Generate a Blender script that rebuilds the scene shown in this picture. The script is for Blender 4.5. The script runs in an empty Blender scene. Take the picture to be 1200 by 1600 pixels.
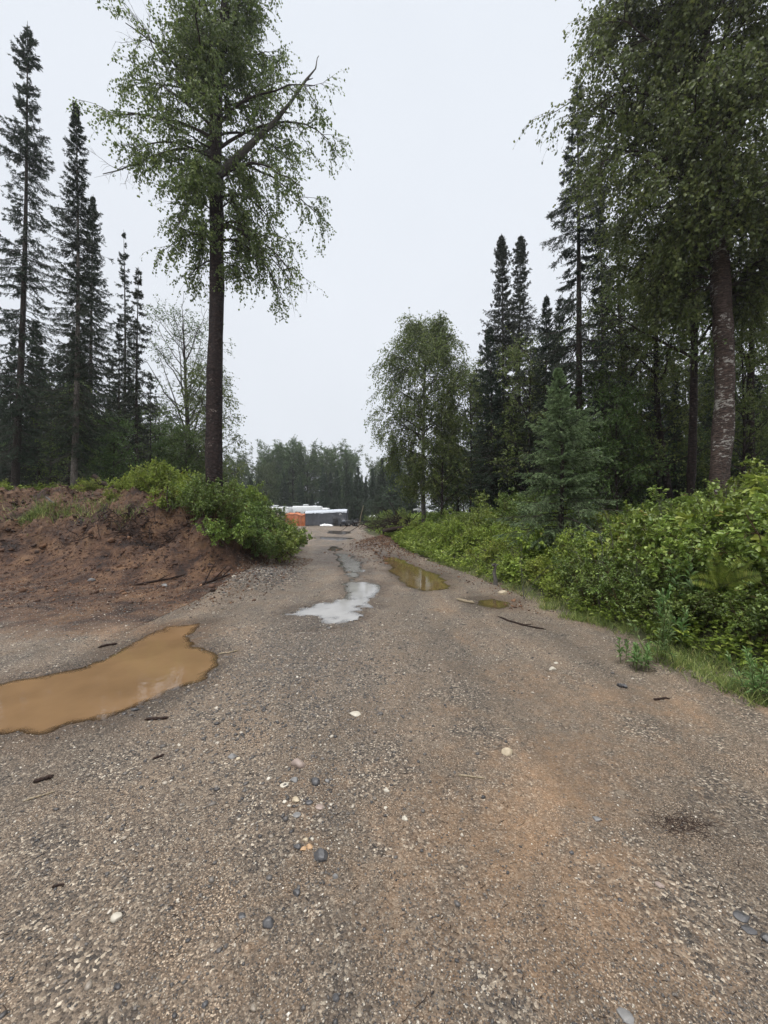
import bpy, math
import numpy as np
from mathutils import Vector

# ------------------------------------------------------------------ camera, sky, sun, exposure
scene = bpy.context.scene
CAMZ = 1.55
cam_data = bpy.data.cameras.new("camera")
cam_data.sensor_fit = 'HORIZONTAL'; cam_data.sensor_width = 36.0; cam_data.lens = 18.0
cam_data.clip_start = 0.05; cam_data.clip_end = 3000
cam = bpy.data.objects.new("camera", cam_data)
scene.collection.objects.link(cam)
cam.location = (0, 0, CAMZ)
cam.rotation_euler = (math.radians(90.48), 0, 0)
scene.camera = cam

SUN_EL, SUN_AZ = math.radians(62), math.radians(215)
w = bpy.data.worlds.new("World"); scene.world = w; w.use_nodes = True
nt = w.node_tree; nt.nodes.clear()
out = nt.nodes.new('ShaderNodeOutputWorld'); bg = nt.nodes.new('ShaderNodeBackground')
bg.inputs['Strength'].default_value = 0.1
sky = nt.nodes.new('ShaderNodeTexSky'); sky.sky_type = 'NISHITA'; sky.sun_disc = False
sky.sun_elevation = SUN_EL; sky.sun_rotation = SUN_AZ; sky.dust_density = 4.0
# thick cloud deck, very faint structure; zenith out of view brightened as added fill light
tc = nt.nodes.new('ShaderNodeTexCoord'); sep = nt.nodes.new('ShaderNodeSeparateXYZ')
nt.links.new(tc.outputs['Generated'], sep.inputs[0])
ramp = nt.nodes.new('ShaderNodeValToRGB'); e = ramp.color_ramp.elements
e[0].position = 0.0; e[0].color = (0.345, 0.360, 0.383, 1)
e[1].position = 1.0; e[1].color = (2.7, 2.68, 2.64, 1)
for p, c in ((0.45, (0.353, 0.369, 0.394, 1)), (0.86, (0.361, 0.381, 0.410, 1)), (0.93, (2.0, 2.0, 2.0, 1))):
    n_ = e.new(p); n_.color = c
nt.links.new(sep.outputs['Z'], ramp.inputs[0])
noi = nt.nodes.new('ShaderNodeTexNoise'); noi.inputs['Scale'].default_value = 1.6; noi.inputs['Detail'].default_value = 3
nt.links.new(tc.outputs['Generated'], noi.inputs['Vector'])
mr = nt.nodes.new('ShaderNodeMapRange'); mr.inputs['To Min'].default_value = 20.6; mr.inputs['To Max'].default_value = 23.7
nt.links.new(noi.outputs['Fac'], mr.inputs['Value'])
mul = nt.nodes.new('ShaderNodeVectorMath'); mul.operation = 'SCALE'
nt.links.new(ramp.outputs['Color'], mul.inputs[0]); nt.links.new(mr.outputs['Result'], mul.inputs['Scale'])
mix = nt.nodes.new('ShaderNodeMix'); mix.data_type = 'RGBA'; mix.inputs['Factor'].default_value = 0.93
nt.links.new(sky.outputs[0], mix.inputs['A']); nt.links.new(mul.outputs[0], mix.inputs['B'])
nt.links.new(mix.outputs['Result'], bg.inputs['Color']); nt.links.new(bg.outputs[0], out.inputs[0])

sl = bpy.data.lights.new("sun", 'SUN'); sl.energy = 1.5; sl.angle = math.radians(35); sl.color = (1, 0.97, 0.92)
so = bpy.data.objects.new("sun", sl); scene.collection.objects.link(so)
sd_ = Vector((math.sin(SUN_AZ) * math.cos(SUN_EL), math.cos(SUN_AZ) * math.cos(SUN_EL), math.sin(SUN_EL)))
so.rotation_euler = sd_.to_track_quat('Z', 'Y').to_euler(); so.location = (0, 0, 60)

vs = scene.view_settings
vs.view_transform = 'Standard'; vs.look = 'None'; vs.exposure = 0.14; vs.gamma = 1; vs.use_curve_mapping = False
try:
    scene.cycles.max_bounces = 6; scene.cycles.diffuse_bounces = 3; scene.cycles.transmission_bounces = 3
    scene.cycles.glossy_bounces = 2; scene.cycles.transparent_max_bounces = 4
except Exception: pass

# ------------------------------------------------------------------ noise
RNG = np.random.default_rng(7)
_tab = np.random.default_rng(99).random((256, 256))
def vnoise(x, y):
    xi = np.floor(x).astype(int); yi = np.floor(y).astype(int)
    fx = x - xi; fy = y - yi
    fx = fx * fx * (3 - 2 * fx); fy = fy * fy * (3 - 2 * fy)
    a = _tab[xi & 255, yi & 255]; b = _tab[(xi + 1) & 255, yi & 255]
    c = _tab[xi & 255, (yi + 1) & 255]; d = _tab[(xi + 1) & 255, (yi + 1) & 255]
    return (a * (1 - fx) + b * fx) * (1 - fy) + (c * (1 - fx) + d * fx) * fy
def fbm(x, y, o=4, f=1.0):
    s = 0; a = .5; t = 0
    for i in range(o):
        s = s + a * vnoise(x * f + 17.3 * i, y * f - 9.1 * i); t += a
        a *= .5; f *= 2.03
    return s / t * 2 - 1
def sstep(a, b, x):
    t = np.clip((x - a) / (b - a), 0, 1); return t * t * (3 - 2 * t)
def sdist(poly, x, y):
    """signed distance to a closed polygon, positive inside"""
    x = np.asarray(x, float); y = np.asarray(y, float)
    d = np.full(x.shape, 1e9); inside = np.zeros(x.shape, bool)
    n = len(poly)
    for i in range(n):
        x0, y0 = poly[i]; x1, y1 = poly[(i + 1) % n]
        ex, ey = x1 - x0, y1 - y0
        t = np.clip(((x - x0) * ex + (y - y0) * ey) / (ex * ex + ey * ey + 1e-12), 0, 1)
        d = np.minimum(d, np.hypot(x - x0 - t * ex, y - y0 - t * ey))
        c = ((y0 > y) != (y1 > y))
        if ey != 0:
            inside ^= c & (x < x0 + (y - y0) * ex / ey)
    return np.where(inside, d, -d)

# ------------------------------------------------------------------ terrain
LEFT = [(-90, 9.4), (-30, 9.2), (-12, 9.5), (-8.0, 9.2), (-5.6, 8.9), (-4.2, 8.7), (-3.5, 9.4), (-3.1, 11.5), (-3.3, 14.5), (-4.2, 18), (-5.6, 24),
        (-7.4, 31), (-10, 38), (-17, 44), (-32, 47), (-90, 50)]
RIGHT = [(5.5, -4), (3.9, 1.2), (3.35, 2.4), (3.08, 3.1), (2.92, 4.3), (2.72, 6.0), (2.6, 7.75), (2.3, 9.7), (1.5, 12.8), (0.5, 17.5), (-0.4, 22), (-1.0, 28),
         (-2.0, 36), (-2.6, 42), (0, 47), (12, 52), (90, 56), (90, -4)]
def G(px, py):      # a point of flat ground from its bearing and depression measured on the photograph
    Y = 600 * CAMZ / (py - 805.0); return ((px - 600) / 600 * Y, Y)
PUD = {
 'puddle_big': ([(-150,1075),(0,1068),(60,1056),(150,1036),(195,1010),(236,986),(262,976),(316,971),(303,985),(298,1008),(335,1022),(332,1040),(292,1065),(240,1090),(150,1120),(70,1136),(0,1141),(-150,1160)], .05),
 'puddle_side': ([(590,866),(618,868),(640,880),(670,893),(696,908),(694,918),(665,921),(640,916),(625,902),(608,885),(596,874)], .05),
 'puddle_white': ([(546,910),(572,907),(598,912),(592,926),(575,936),(552,934),(548,922)], .035),
 'puddle_mid': ([(520,862),(545,866),(566,876),(568,890),(562,902),(548,906),(540,893),(520,886),(500,884),(497,874),(505,866)], .035),
 'puddle_small': ([(507,855),(520,853),(534,856),(530,860),(515,861),(506,859)], .035),
 'puddle_shallow': ([(735,936),(770,934),(800,940),(803,948),(780,951),(748,946)], .028),
 'puddle_sheen': ([(455,958),(490,948),(535,939),(566,938),(560,951),(538,964),(505,974),(490,964)], .030),
 'puddle_far': ([(515,829),(545,830),(548,833),(530,835),(512,833)], .04),
 'puddle_thin': ([(496,838),(530,839),(552,841),(530,844),(498,842)], .03),
 'puddle_edge': ([(556,853),(575,854),(586,858),(572,861),(556,858)], .028),
}
PUDW = {k: ([G(*p) for p in v[0]], v[1]) for k, v in PUD.items()}
WATER = -0.020
def terrain(x, y, full=False):
    x = np.asarray(x, float); y = np.asarray(y, float)
    base = 0.012 * fbm(x, y, 3, .8) + 0.004 * fbm(x + 5, y, 3, 6.0)
    base = np.maximum(base, -0.013)
    wig = 0.35 * fbm(x, y, 3, .7)
    dl = sdist(LEFT, x, y) + wig; dr = sdist(RIGHT, x, y) + .6 * wig
    # road is slightly crowned up beside the left bank and the far lot is flat
    # left: a bulldozed berm of red soil, then forest floor
    amp = 0.55 + 0.45 * sstep(2.5, 6.0, -x)
    amp = amp * (1 - .45 * sstep(17, 30, y))
    berm = 2.0 * amp * sstep(-.7, 2.7, dl) - 0.35 * sstep(3.0, 7, dl)
    rough = sstep(0, .8, dl) * (1 - .6 * sstep(3.5, 6, dl))
    berm = berm + rough * (0.46 * fbm(x, y, 4, .9) + 0.34 * fbm(x + 31, y, 5, 2.2) + 0.10 * (1 - np.abs(fbm(x, y + 3, 3, 8)) * 2))
    berm = berm + rough * (0.16 * (1 - 2.2 * np.abs(fbm(x + 3, y, 3, 3.1))) + 0.08 * (1 - 2.2 * np.abs(fbm(x, y + 9, 3, 7.5)))) * .8
    berm = berm + 0.10 * sstep(-2.2, 0, dl) * (x < 0)
    # right: bank under the shrubs
    bank = 0.55 * sstep(0.05, 1.6, dr) + 0.75 * sstep(1.0, 6.0, dr) + 0.03 * np.clip(dr, 0, 25)
    bank = bank + sstep(0.1, 1.5, dr) * 0.22 * fbm(x + 8, y, 4, .8)
    bank = bank - 0.03 * sstep(0.0, .35, dr) * (1 - sstep(.35, .7, dr)) + 0.035 * sstep(-.5, -.1, dr) * (1 - sstep(-.1, .05, dr)) * (y < 15)
    # gravel windrow beyond the side puddle
    gx, gy = (x - 0.0) / 0.9, (y - 20.5) / 4.0
    bank = bank + 0.45 * np.exp(-(gx * gx + gy * gy))
    # small ridge where the road edge meets the berm corner
    gx, gy = (x + 2.9) / 0.55, (y - 9.0) / 1.3
    bank = bank + 0.16 * np.exp(-(gx * gx + gy * gy))
    xc = np.interp(y, [0, 4, 8, 12, 18, 26, 42, 55], [.35, .30, .1, -.2, -1.4, -2.9, -6, -9])
    rut = np.exp(-((x - xc - .82) / .24) ** 2) + np.exp(-((x - xc + .82) / .24) ** 2)
    h = base + np.where(dl > -2.2, berm, 0) + bank - .012 * rut * (y > 0) * (dl < -.5) * (dr < -.2) * (.6 + .8 * fbm(x, y * .5, 2, .7))
    wet = np.zeros_like(h)
    near = (y < 60) & (y > 1)
    if np.any(near):
        xx = x[near]; yy = y[near]; hh = h[near]; ww = wet[near]
        for k, (poly, dep) in PUDW.items():
            s = 1.0 if k in ('puddle_big',) else 1.4
            nz = (0.10 * fbm(xx + 3, yy, 3, 2.2 / s) + .07 * fbm(xx, yy + 7, 3, 7.5 / s)) * s
            sd = sdist(poly, xx, yy) + nz * (3.4 if k == 'puddle_sheen' else 2.2 if k == 'puddle_mid' else 1)
            hh = hh - dep * sstep(-0.16 * s, 0.16 * s, sd)
            ww = np.maximum(ww, sstep(-0.6, .0, sd))
        h[near] = hh; wet[near] = ww
    if full: return h, dl, dr, wet
    return h
def H(x, y): return float(terrain(np.array([x]), np.array([y]))[0])

# ------------------------------------------------------------------ node materials
def newmat(name):
    m = bpy.data.materials.new(name); m.use_nodes = True
    n = m.node_tree; b = n.nodes['Principled BSDF']
    return m, n, b
def N(n, t, **kw):
    a = n.nodes.new(t)
    for k, v in kw.items(): setattr(a, k, v)
    return a
def noise(n, vec, scale, detail=4, rough=.55, dist=0):
    a = n.nodes.new('ShaderNodeTexNoise'); a.inputs['Scale'].default_value = scale
    a.inputs['Detail'].default_value = detail; a.inputs['Roughness'].default_value = rough; a.inputs['Distortion'].default_value = dist
    n.links.new(vec, a.inputs['Vector']); return a.outputs['Fac']
def rampn(n, fac, stops):
    r = n.nodes.new('ShaderNodeValToRGB'); el = r.color_ramp.elements
    while len(el) > 1: el.remove(el[-1])
    el[0].position = stops[0][0]; el[0].color = (*stops[0][1], 1)
    for p, c in stops[1:]:
        q = el.new(p); q.color = (*c, 1)
    n.links.new(fac, r.inputs[0]); return r.outputs['Color']
def mixc(n, fac, a, b, mode='MIX'):
    m = n.nodes.new('ShaderNodeMix'); m.data_type = 'RGBA'; m.blend_type = mode
    for s, v in (('Factor', fac), ('A', a), ('B', b)):
        if hasattr(v, 'links'): n.links.new(v, m.inputs[s])
        elif s == 'Factor': m.inputs[s].default_value = v
        else: m.inputs[s].default_value = (*v, 1)
    return m.outputs['Result']
def math_(n, op, a, b=None, clamp=False):
    m = n.nodes.new('ShaderNodeMath'); m.operation = op; m.use_clamp = clamp
    for i, v in enumerate((a, b)):
        if v is None: continue
        if hasattr(v, 'links'): n.links.new(v, m.inputs[i])
        else: m.inputs[i].default_value = v
    return m.outputs[0]
def remap(n, v, a, b, c=0., d=1.):
    m = n.nodes.new('ShaderNodeMapRange'); n.links.new(v, m.inputs['Value'])
    for k, q in zip(('From Min', 'From Max', 'To Min', 'To Max'), (a, b, c, d)): m.inputs[k].default_value = q
    return m.outputs['Result']
def bump(n, bsdf, h, dist=.01, strength=1.0):
    b = n.nodes.new('ShaderNodeBump'); b.inputs['Distance'].default_value = dist; b.inputs['Strength'].default_value = strength
    n.links.new(h, b.inputs['Height']); n.links.new(b.outputs[0], bsdf.inputs['Normal'])
def attr(n, name):
    a = n.nodes.new('ShaderNodeAttribute'); a.attribute_name = name; return a.outputs['Fac']
def coords(n, kind='Object', scale=None):
    c = n.nodes.new('ShaderNodeTexCoord').outputs[kind]
    if scale:
        m = n.nodes.new('ShaderNodeMapping'); m.inputs['Scale'].default_value = scale
        n.links.new(c, m.inputs['Vector']); return m.outputs[0]
    return c

def leafmat(name, dark, mid, light, trans=.3, rough=.42, spec=.35, yellow=None):
    m, n, b = newmat(name)
    stops = [(0, dark), (.55, mid), (.97, light)]
    if yellow: stops.append((1.0, yellow))
    col = rampn(n, attr(n, 'rnd'), stops)
    big = noise(n, coords(n), 1.1, 2)
    oi = n.nodes.new('ShaderNodeObjectInfo')
    hs = n.nodes.new('ShaderNodeHueSaturation'); n.links.new(col, hs.inputs['Color'])
    hs.inputs['Saturation'].default_value = .95
    v = math_(n, 'ADD', remap(n, big, .3, .7, .78, 1.2), remap(n, oi.outputs['Random'], 0, 1, -.12, .12))
    n.links.new(v, hs.inputs['Value'])
    n.links.new(remap(n, oi.outputs['Random'], 0, 1, .487, .512), hs.inputs['Hue'])
    n.links.new(hs.outputs[0], b.inputs['Base Color'])
    b.inputs['Roughness'].default_value = rough
    b.inputs['Specular IOR Level'].default_value = spec
    tr = n.nodes.new('ShaderNodeBsdfTranslucent'); n.links.new(hs.outputs[0], tr.inputs['Color'])
    mx = n.nodes.new('ShaderNodeMixShader'); mx.inputs[0].default_value = trans
    n.links.new(b.outputs[0], mx.inputs[1]); n.links.new(tr.outputs[0], mx.inputs[2])
    n.links.new(mx.outputs[0], n.nodes['Material Output'].inputs['Surface'])
    return m
M = {}
M['birch_leaf'] = leafmat('birch_leaf', (.065,.100,.024), (.130,.180,.040), (.24,.29,.080), .42)
M['birch_leaf_dark'] = leafmat('birch_leaf_dark', (.060,.092,.024), (.118,.168,.040), (.22,.27,.078), .42)
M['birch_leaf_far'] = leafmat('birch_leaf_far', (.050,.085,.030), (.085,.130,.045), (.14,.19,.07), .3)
M['aspen_leaf'] = leafmat('aspen_leaf', (.040,.080,.020), (.085,.145,.030), (.15,.22,.055), .32)
M['shrub_leaf'] = leafmat('shrub_leaf', (.085,.140,.024), (.215,.300,.045), (.38,.45,.095), .30, .36, .45, (.30,.24,.05))
M['shrub_leaf_bright'] = leafmat('shrub_leaf_bright', (.12,.18,.025), (.27,.35,.045), (.43,.49,.09), .32, .4, .4, (.38,.32,.05))
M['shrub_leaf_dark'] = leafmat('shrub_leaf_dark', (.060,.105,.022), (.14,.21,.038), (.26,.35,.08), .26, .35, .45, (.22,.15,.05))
M['cover_leaf'] = leafmat('cover_leaf', (.09,.15,.020), (.23,.32,.040), (.39,.45,.080), .32, .42, .35, (.36,.28,.06))
M['grass'] = leafmat('grass', (.07,.11,.025), (.17,.22,.05), (.32,.34,.11), .3, .5, .3, (.45,.36,.16))
M['fern'] = leafmat('fern', (.13,.21,.03), (.23,.31,.045), (.37,.42,.08), .35)
M['fireweed'] = leafmat('fireweed', (.08,.16,.04), (.16,.27,.07), (.30,.40,.16), .3)
M['needle'] = leafmat('needle', (.014,.028,.016), (.026,.048,.024), (.055,.085,.042), .06, .55, .25)
M['needle_warm'] = leafmat('needle_warm', (.018,.024,.014), (.032,.045,.022), (.066,.080,.038), .06, .55, .25)
M['needle_young'] = leafmat('needle_young', (.075,.130,.055), (.175,.265,.110), (.38,.50,.25), .22, .5, .3)
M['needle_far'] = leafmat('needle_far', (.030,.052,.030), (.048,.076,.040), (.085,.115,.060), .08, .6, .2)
M['deadneedle'] = leafmat('deadneedle', (.05,.045,.04), (.10,.09,.08), (.17,.16,.145), .05, .8, .1)

def barkmat(name, stops, sc=(9, 9, 3), fleck=None, fl_sc=(10, 10, 40), thr=.6, bd=.02):
    m, n, b = newmat(name)
    co = coords(n, 'Object', sc)
    f = noise(n, co, 2.2, 8, .65, .5)
    vo = n.nodes.new('ShaderNodeTexVoronoi'); vo.feature = 'DISTANCE_TO_EDGE'; vo.inputs['Scale'].default_value = 1.6
    n.links.new(co, vo.inputs['Vector'])
    col = rampn(n, f, stops)
    if fleck:
        f2 = noise(n, coords(n, 'Object', fl_sc), 1.0, 6, .7, .3)
        f3 = noise(n, coords(n, 'Object'), 1.3, 3)
        s = math_(n, 'ADD', f2, math_(n, 'MULTIPLY', math_(n, 'SUBTRACT', f3, .5), .9))
        col = mixc(n, remap(n, s, thr, thr + .07), col, fleck)
    n.links.new(col, b.inputs['Base Color']); b.inputs['Roughness'].default_value = .8
    b.inputs['Specular IOR Level'].default_value = .25
    h = math_(n, 'ADD', f, math_(n, 'MULTIPLY', vo.outputs['Distance'], .8))
    bump(n, b, h, bd)
    return m
M['bark_birch'] = barkmat('bark_birch', [(.32, (.008,.006,.006)), (.5, (.022,.014,.013)), (.64, (.050,.032,.028)), (.8, (.12,.09,.08))], (5, 5, 9), (.24,.20,.18), (10, 10, 16), .66, .035)
M['bark_birch_red'] = barkmat('bark_birch_red', [(.32, (.014,.010,.009)), (.48, (.050,.034,.029)), (.62, (.115,.078,.064)), (.8, (.25,.20,.17))], (5, 5, 20), (.36,.34,.31), (9, 9, 18), .58, .035)
M['bark_spruce'] = barkmat('bark_spruce', [(.3, (.018,.014,.012)), (.55, (.045,.036,.030)), (.8, (.10,.085,.075))], (14, 14, 8))
M['bark_grey'] = barkmat('bark_grey', [(.3, (.06,.05,.045)), (.55, (.17,.15,.135)), (.8, (.33,.31,.28))], (12, 12, 4), (.045,.035,.03), (14, 14, 10), .62)
M['bark_twig'] = barkmat('bark_twig', [(.3, (.020,.015,.012)), (.6, (.050,.038,.031)), (.8, (.09,.072,.06))], (20, 20, 20), bd=.004)
M['bark_dead'] = barkmat('bark_dead', [(.3, (.05,.045,.04)), (.6, (.12,.11,.10)), (.8, (.2,.185,.17))], (20, 20, 20), bd=.004)
M['stem_red'] = barkmat('stem_red', [(.3, (.03,.018,.012)), (.6, (.08,.045,.028)), (.8, (.14,.09,.05))], (20, 20, 20), bd=.004)
M['stem_green'] = barkmat('stem_green', [(.3, (.05,.07,.02)), (.6, (.10,.12,.04)), (.8, (.16,.15,.07))], (20, 20, 20), bd=.002)
M['wood_wet'] = barkmat('wood_wet', [(.3, (.012,.007,.006)), (.6, (.035,.020,.015)), (.8, (.08,.05,.035))], (30, 30, 30), bd=.006)
M['wood_pale'] = barkmat('wood_pale', [(.3, (.16,.12,.08)), (.6, (.30,.25,.17)), (.8, (.42,.36,.26))], (30, 30, 30), bd=.004)

def simple(name, col, rough=.5, metal=0, spec=.5, var=.12, sc=8):
    m, n, b = newmat(name)
    f = noise(n, coords(n), sc, 5, .6)
    c2 = tuple(min(1, c * (1 + var)) for c in col); c1 = tuple(c * (1 - var) for c in col)
    n.links.new(rampn(n, f, [(.3, c1), (.7, c2)]), b.inputs['Base Color'])
    b.inputs['Roughness'].default_value = rough; b.inputs['Metallic'].default_value = metal
    b.inputs['Specular IOR Level'].default_value = spec
    bump(n, b, f, .003)
    return m
M['rv_white'] = simple('rv_white', (.58,.60,.60), .35)
M['rv_trim'] = simple('rv_trim', (.10,.10,.11), .4)
M['glass'] = simple('glass', (.015,.018,.02), .08)
M['cover_dark'] = simple('cover_dark', (.062,.066,.078), .6, sc=3, var=.25)
M['cover_light'] = simple('cover_light', (.42,.45,.50), .55, sc=3)
M['tarp_orange'] = simple('tarp_orange', (.40,.125,.045), .5, sc=3, var=.2)
M['black_plastic'] = simple('black_plastic', (.018,.018,.020), .45)
M['rubber'] = simple('rubber', (.014,.014,.014), .8)
M['steel'] = simple('steel', (.30,.30,.31), .35, .8)
M['white_sheet'] = simple('white_sheet', (.78,.79,.80), .5)
M['blue_grey'] = simple('blue_grey', (.14,.16,.20), .4)
M['stone_dark'] = simple('stone_dark', (.062,.060,.062), .38, sc=30, var=.35)
M['stone_grey'] = simple('stone_grey', (.17,.165,.16), .5, sc=30, var=.25)
M['stone_pink'] = simple('stone_pink', (.27,.21,.18), .5, sc=30, var=.2)
M['stone_tan'] = simple('stone_tan', (.40,.33,.23), .55, sc=30, var=.2)
M['stone_white'] = simple('stone_white', (.44,.40,.33), .55, sc=30, var=.15)
M['stone_ochre'] = simple('stone_ochre', (.38,.24,.13), .5, sc=30, var=.2)

# water: silty puddles, some with the sky's reflection put into their colour
def watermat(name, col):
    m, n, b = newmat(name)
    co = coords(n, 'Object')
    f = noise(n, co, 1.6, 4)
    n.links.new(rampn(n, f, [(.3, tuple(c * .8 for c in col)), (.7, tuple(c * 1.15 for c in col))]), b.inputs['Base Color'])
    # silty water: clear where it thins out over the gravel, opaque where deeper, mirror like by Fresnel
    col = b.inputs['Base Color'].links[0].from_socket
    di = n.nodes.new('ShaderNodeBsdfDiffuse'); n.links.new(col, di.inputs['Color'])
    tr = n.nodes.new('ShaderNodeBsdfTransparent'); tr.inputs['Color'].default_value = (.80, .76, .70, 1)
    gl = n.nodes.new('ShaderNodeBsdfGlossy'); gl.inputs['Roughness'].default_value = .03
    fr = n.nodes.new('ShaderNodeFresnel'); fr.inputs['IOR'].default_value = 1.65
    bu = n.nodes.new('ShaderNodeBump'); bu.inputs['Distance'].default_value = .0022; bu.inputs['Strength'].default_value = .5
    n.links.new(noise(n, co, 9, 2), bu.inputs['Height']); n.links.new(bu.outputs[0], gl.inputs['Normal']); n.links.new(bu.outputs[0], fr.inputs['Normal'])
    m1 = n.nodes.new('ShaderNodeMixShader'); n.links.new(attr(n, 'depth'), m1.inputs[0]); n.links.new(tr.outputs[0], m1.inputs[1]); n.links.new(di.outputs[0], m1.inputs[2])
    m2 = n.nodes.new('ShaderNodeMixShader'); n.links.new(fr.outputs[0], m2.inputs[0]); n.links.new(m1.outputs[0], m2.inputs[1]); n.links.new(gl.outputs[0], m2.inputs[2])
    n.links.new(m2.outputs[0], n.nodes['Material Output'].inputs['Surface']); n.nodes.remove(b)
    return m
M['water_silt'] = watermat('water_silt', (.195,.120,.062))
M['water_olive'] = watermat('water_olive', (.135,.095,.038))
M['water_sky_tint'] = watermat('water_sky_tint', (.27,.262,.25))  # pale base colour paints in the bright sky reflection
M['water_grey'] = watermat('water_grey', (.12,.10,.078))

# pebbles: colour by random attribute
m, n, b = newmat('pebbles')
n.links.new(rampn(n, attr(n, 'rnd'), [(0, (.035,.033,.034)), (.28, (.095,.086,.080)), (.5, (.17,.145,.12)), (.72, (.29,.245,.195)), (.87, (.44,.39,.32)), (1, (.66,.61,.53))]), b.inputs['Base Color'])
b.inputs['Roughness'].default_value = .45; M['pebbles'] = m
m, n, b = newmat('soil_clods')
n.links.new(rampn(n, attr(n, 'rnd'), [(0, (.030,.017,.012)), (.4, (.085,.043,.026)), (.75, (.15,.078,.042)), (1, (.25,.14,.08))]), b.inputs['Base Color'])
b.inputs['Roughness'].default_value = .85; M['soil_clods'] = m

# ground
def groundmat():
    m, n, b = newmat('ground')
    co = coords(n, 'Object')
    L = n.links
    # gravel grains at two sizes
    def vor(scale, feat='F1'):
        v = n.nodes.new('ShaderNodeTexVoronoi'); v.feature = feat; v.inputs['Scale'].default_value = scale
        L.new(co, v.inputs['Vector']); return v
    v1 = vor(95); v2 = vor(38); v3 = vor(210)
    def chan(v):
        s = n.nodes.new('ShaderNodeSeparateColor'); L.new(v.outputs['Color'], s.inputs[0]); return s.outputs[0]
    grain = rampn(n, chan(v1), [(0, (.040,.036,.034)), (.3, (.105,.090,.077)), (.6, (.19,.160,.130)), (.84, (.28,.24,.195)), (.93, (.46,.42,.35)), (1, (.66,.62,.54))])
    coarse = rampn(n, chan(v2), [(0, (.045,.042,.041)), (.4, (.13,.113,.10)), (.8, (.23,.195,.16)), (1, (.33,.29,.235))])
    fine = rampn(n, chan(v3), [(0, (.055,.045,.038)), (.45, (.155,.122,.092)), (.82, (.26,.205,.155)), (.95, (.56,.49,.40))])
    big = noise(n, coords(n, 'Object', (1.5, .38, 1)), .9, 6, .62, .5)
    med = noise(n, co, 2.3, 5, .6, .3)
    col = mixc(n, remap(n, med, .42, .58), grain, fine)
    selc = math_(n, 'MULTIPLY', remap(n, chan(v2), .6, .7), remap(n, noise(n, co, 1.1, 3), .50, .60, 0, .7))
    col = mixc(n, selc, col, coarse)
    # tan silt showing through (attribute gives where it is worn)
    tanc = mixc(n, .42, (.38,.245,.140), mixc(n, .5, fine, grain))
    tmask = math_(n, 'ADD', math_(n, 'ADD', math_(n, 'MULTIPLY', attr(n, 'tan'), .26), noise(n, co, .9, 8, .72, .5)), math_(n, 'MULTIPLY', math_(n, 'SUBTRACT', noise(n, co, 11, 4, .7), .5), .45))
    tm = remap(n, tmask, .58, .80)
    tm = math_(n, 'MULTIPLY', tm, .9)
    col = mixc(n, tm, col, tanc)
    col = mixc(n, 1.0, col, rampn(n, big, [(.32, (.52,.49,.46)), (.5, (.76,.70,.64)), (.66, (1.02,.92,.82))]), 'MULTIPLY')
    # red soil of the berm
    sn = noise(n, co, 1.3, 8, .7, .4); sn2 = noise(n, co, 6, 6, .7)
    soil = rampn(n, sn, [(.32, (.014,.009,.008)), (.42, (.050,.024,.015)), (.50, (.118,.060,.033)), (.60, (.190,.104,.054)), (.72, (.27,.155,.075))])
    soil = mixc(n, 1.0, soil, rampn(n, sn2, [(.3, (.55,.55,.55)), (.6, (1.1,1.1,1.1))]), 'MULTIPLY')
    sm = remap(n, math_(n, 'ADD', attr(n, 'soil'), math_(n, 'MULTIPLY', math_(n, 'SUBTRACT', med, .5), .9)), .3, .7)
    col = mixc(n, sm, col, soil)
    # forest litter
    fo = rampn(n, sn2, [(.3, (.025,.024,.012)), (.5, (.055,.058,.022)), (.7, (.10,.085,.045))])
    fm = remap(n, math_(n, 'ADD', attr(n, 'forest'), math_(n, 'MULTIPLY', math_(n, 'SUBTRACT', med, .5), .8)), .35, .65)
    col = mixc(n, fm, col, fo)
    # damp rim of puddles
    wt = attr(n, 'wet')
    col = mixc(n, math_(n, 'MULTIPLY', math_(n, 'POWER', wt, 1.8), .95), col, mixc(n, 1.0, col, (.55,.50,.46), 'MULTIPLY'))
    L.new(col, b.inputs['Base Color'])
    r = math_(n, 'SUBTRACT', remap(n, med, .3, .7, .50, .66), math_(n, 'MULTIPLY', wt, .16))
    r = math_(n, 'ADD', r, math_(n, 'MULTIPLY', fm, .25))
    L.new(r, b.inputs['Roughness'])
    b.inputs['Specular IOR Level'].default_value = .42
    h = math_(n, 'MULTIPLY', v1.outputs['Distance'], -.5)
    h = math_(n, 'ADD', h, math_(n, 'MULTIPLY', math_(n, 'MULTIPLY', v2.outputs['Distance'], selc), -1.2))
    h = math_(n, 'ADD', h, math_(n, 'MULTIPLY', noise(n, co, 60, 4, .7), .7))
    h = math_(n, 'ADD', h, math_(n, 'MULTIPLY', math_(n, 'MULTIPLY', sn2, sm), 9))
    bump(n, b, h, .016, 1.0)
    return m
M['ground'] = groundmat()

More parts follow.
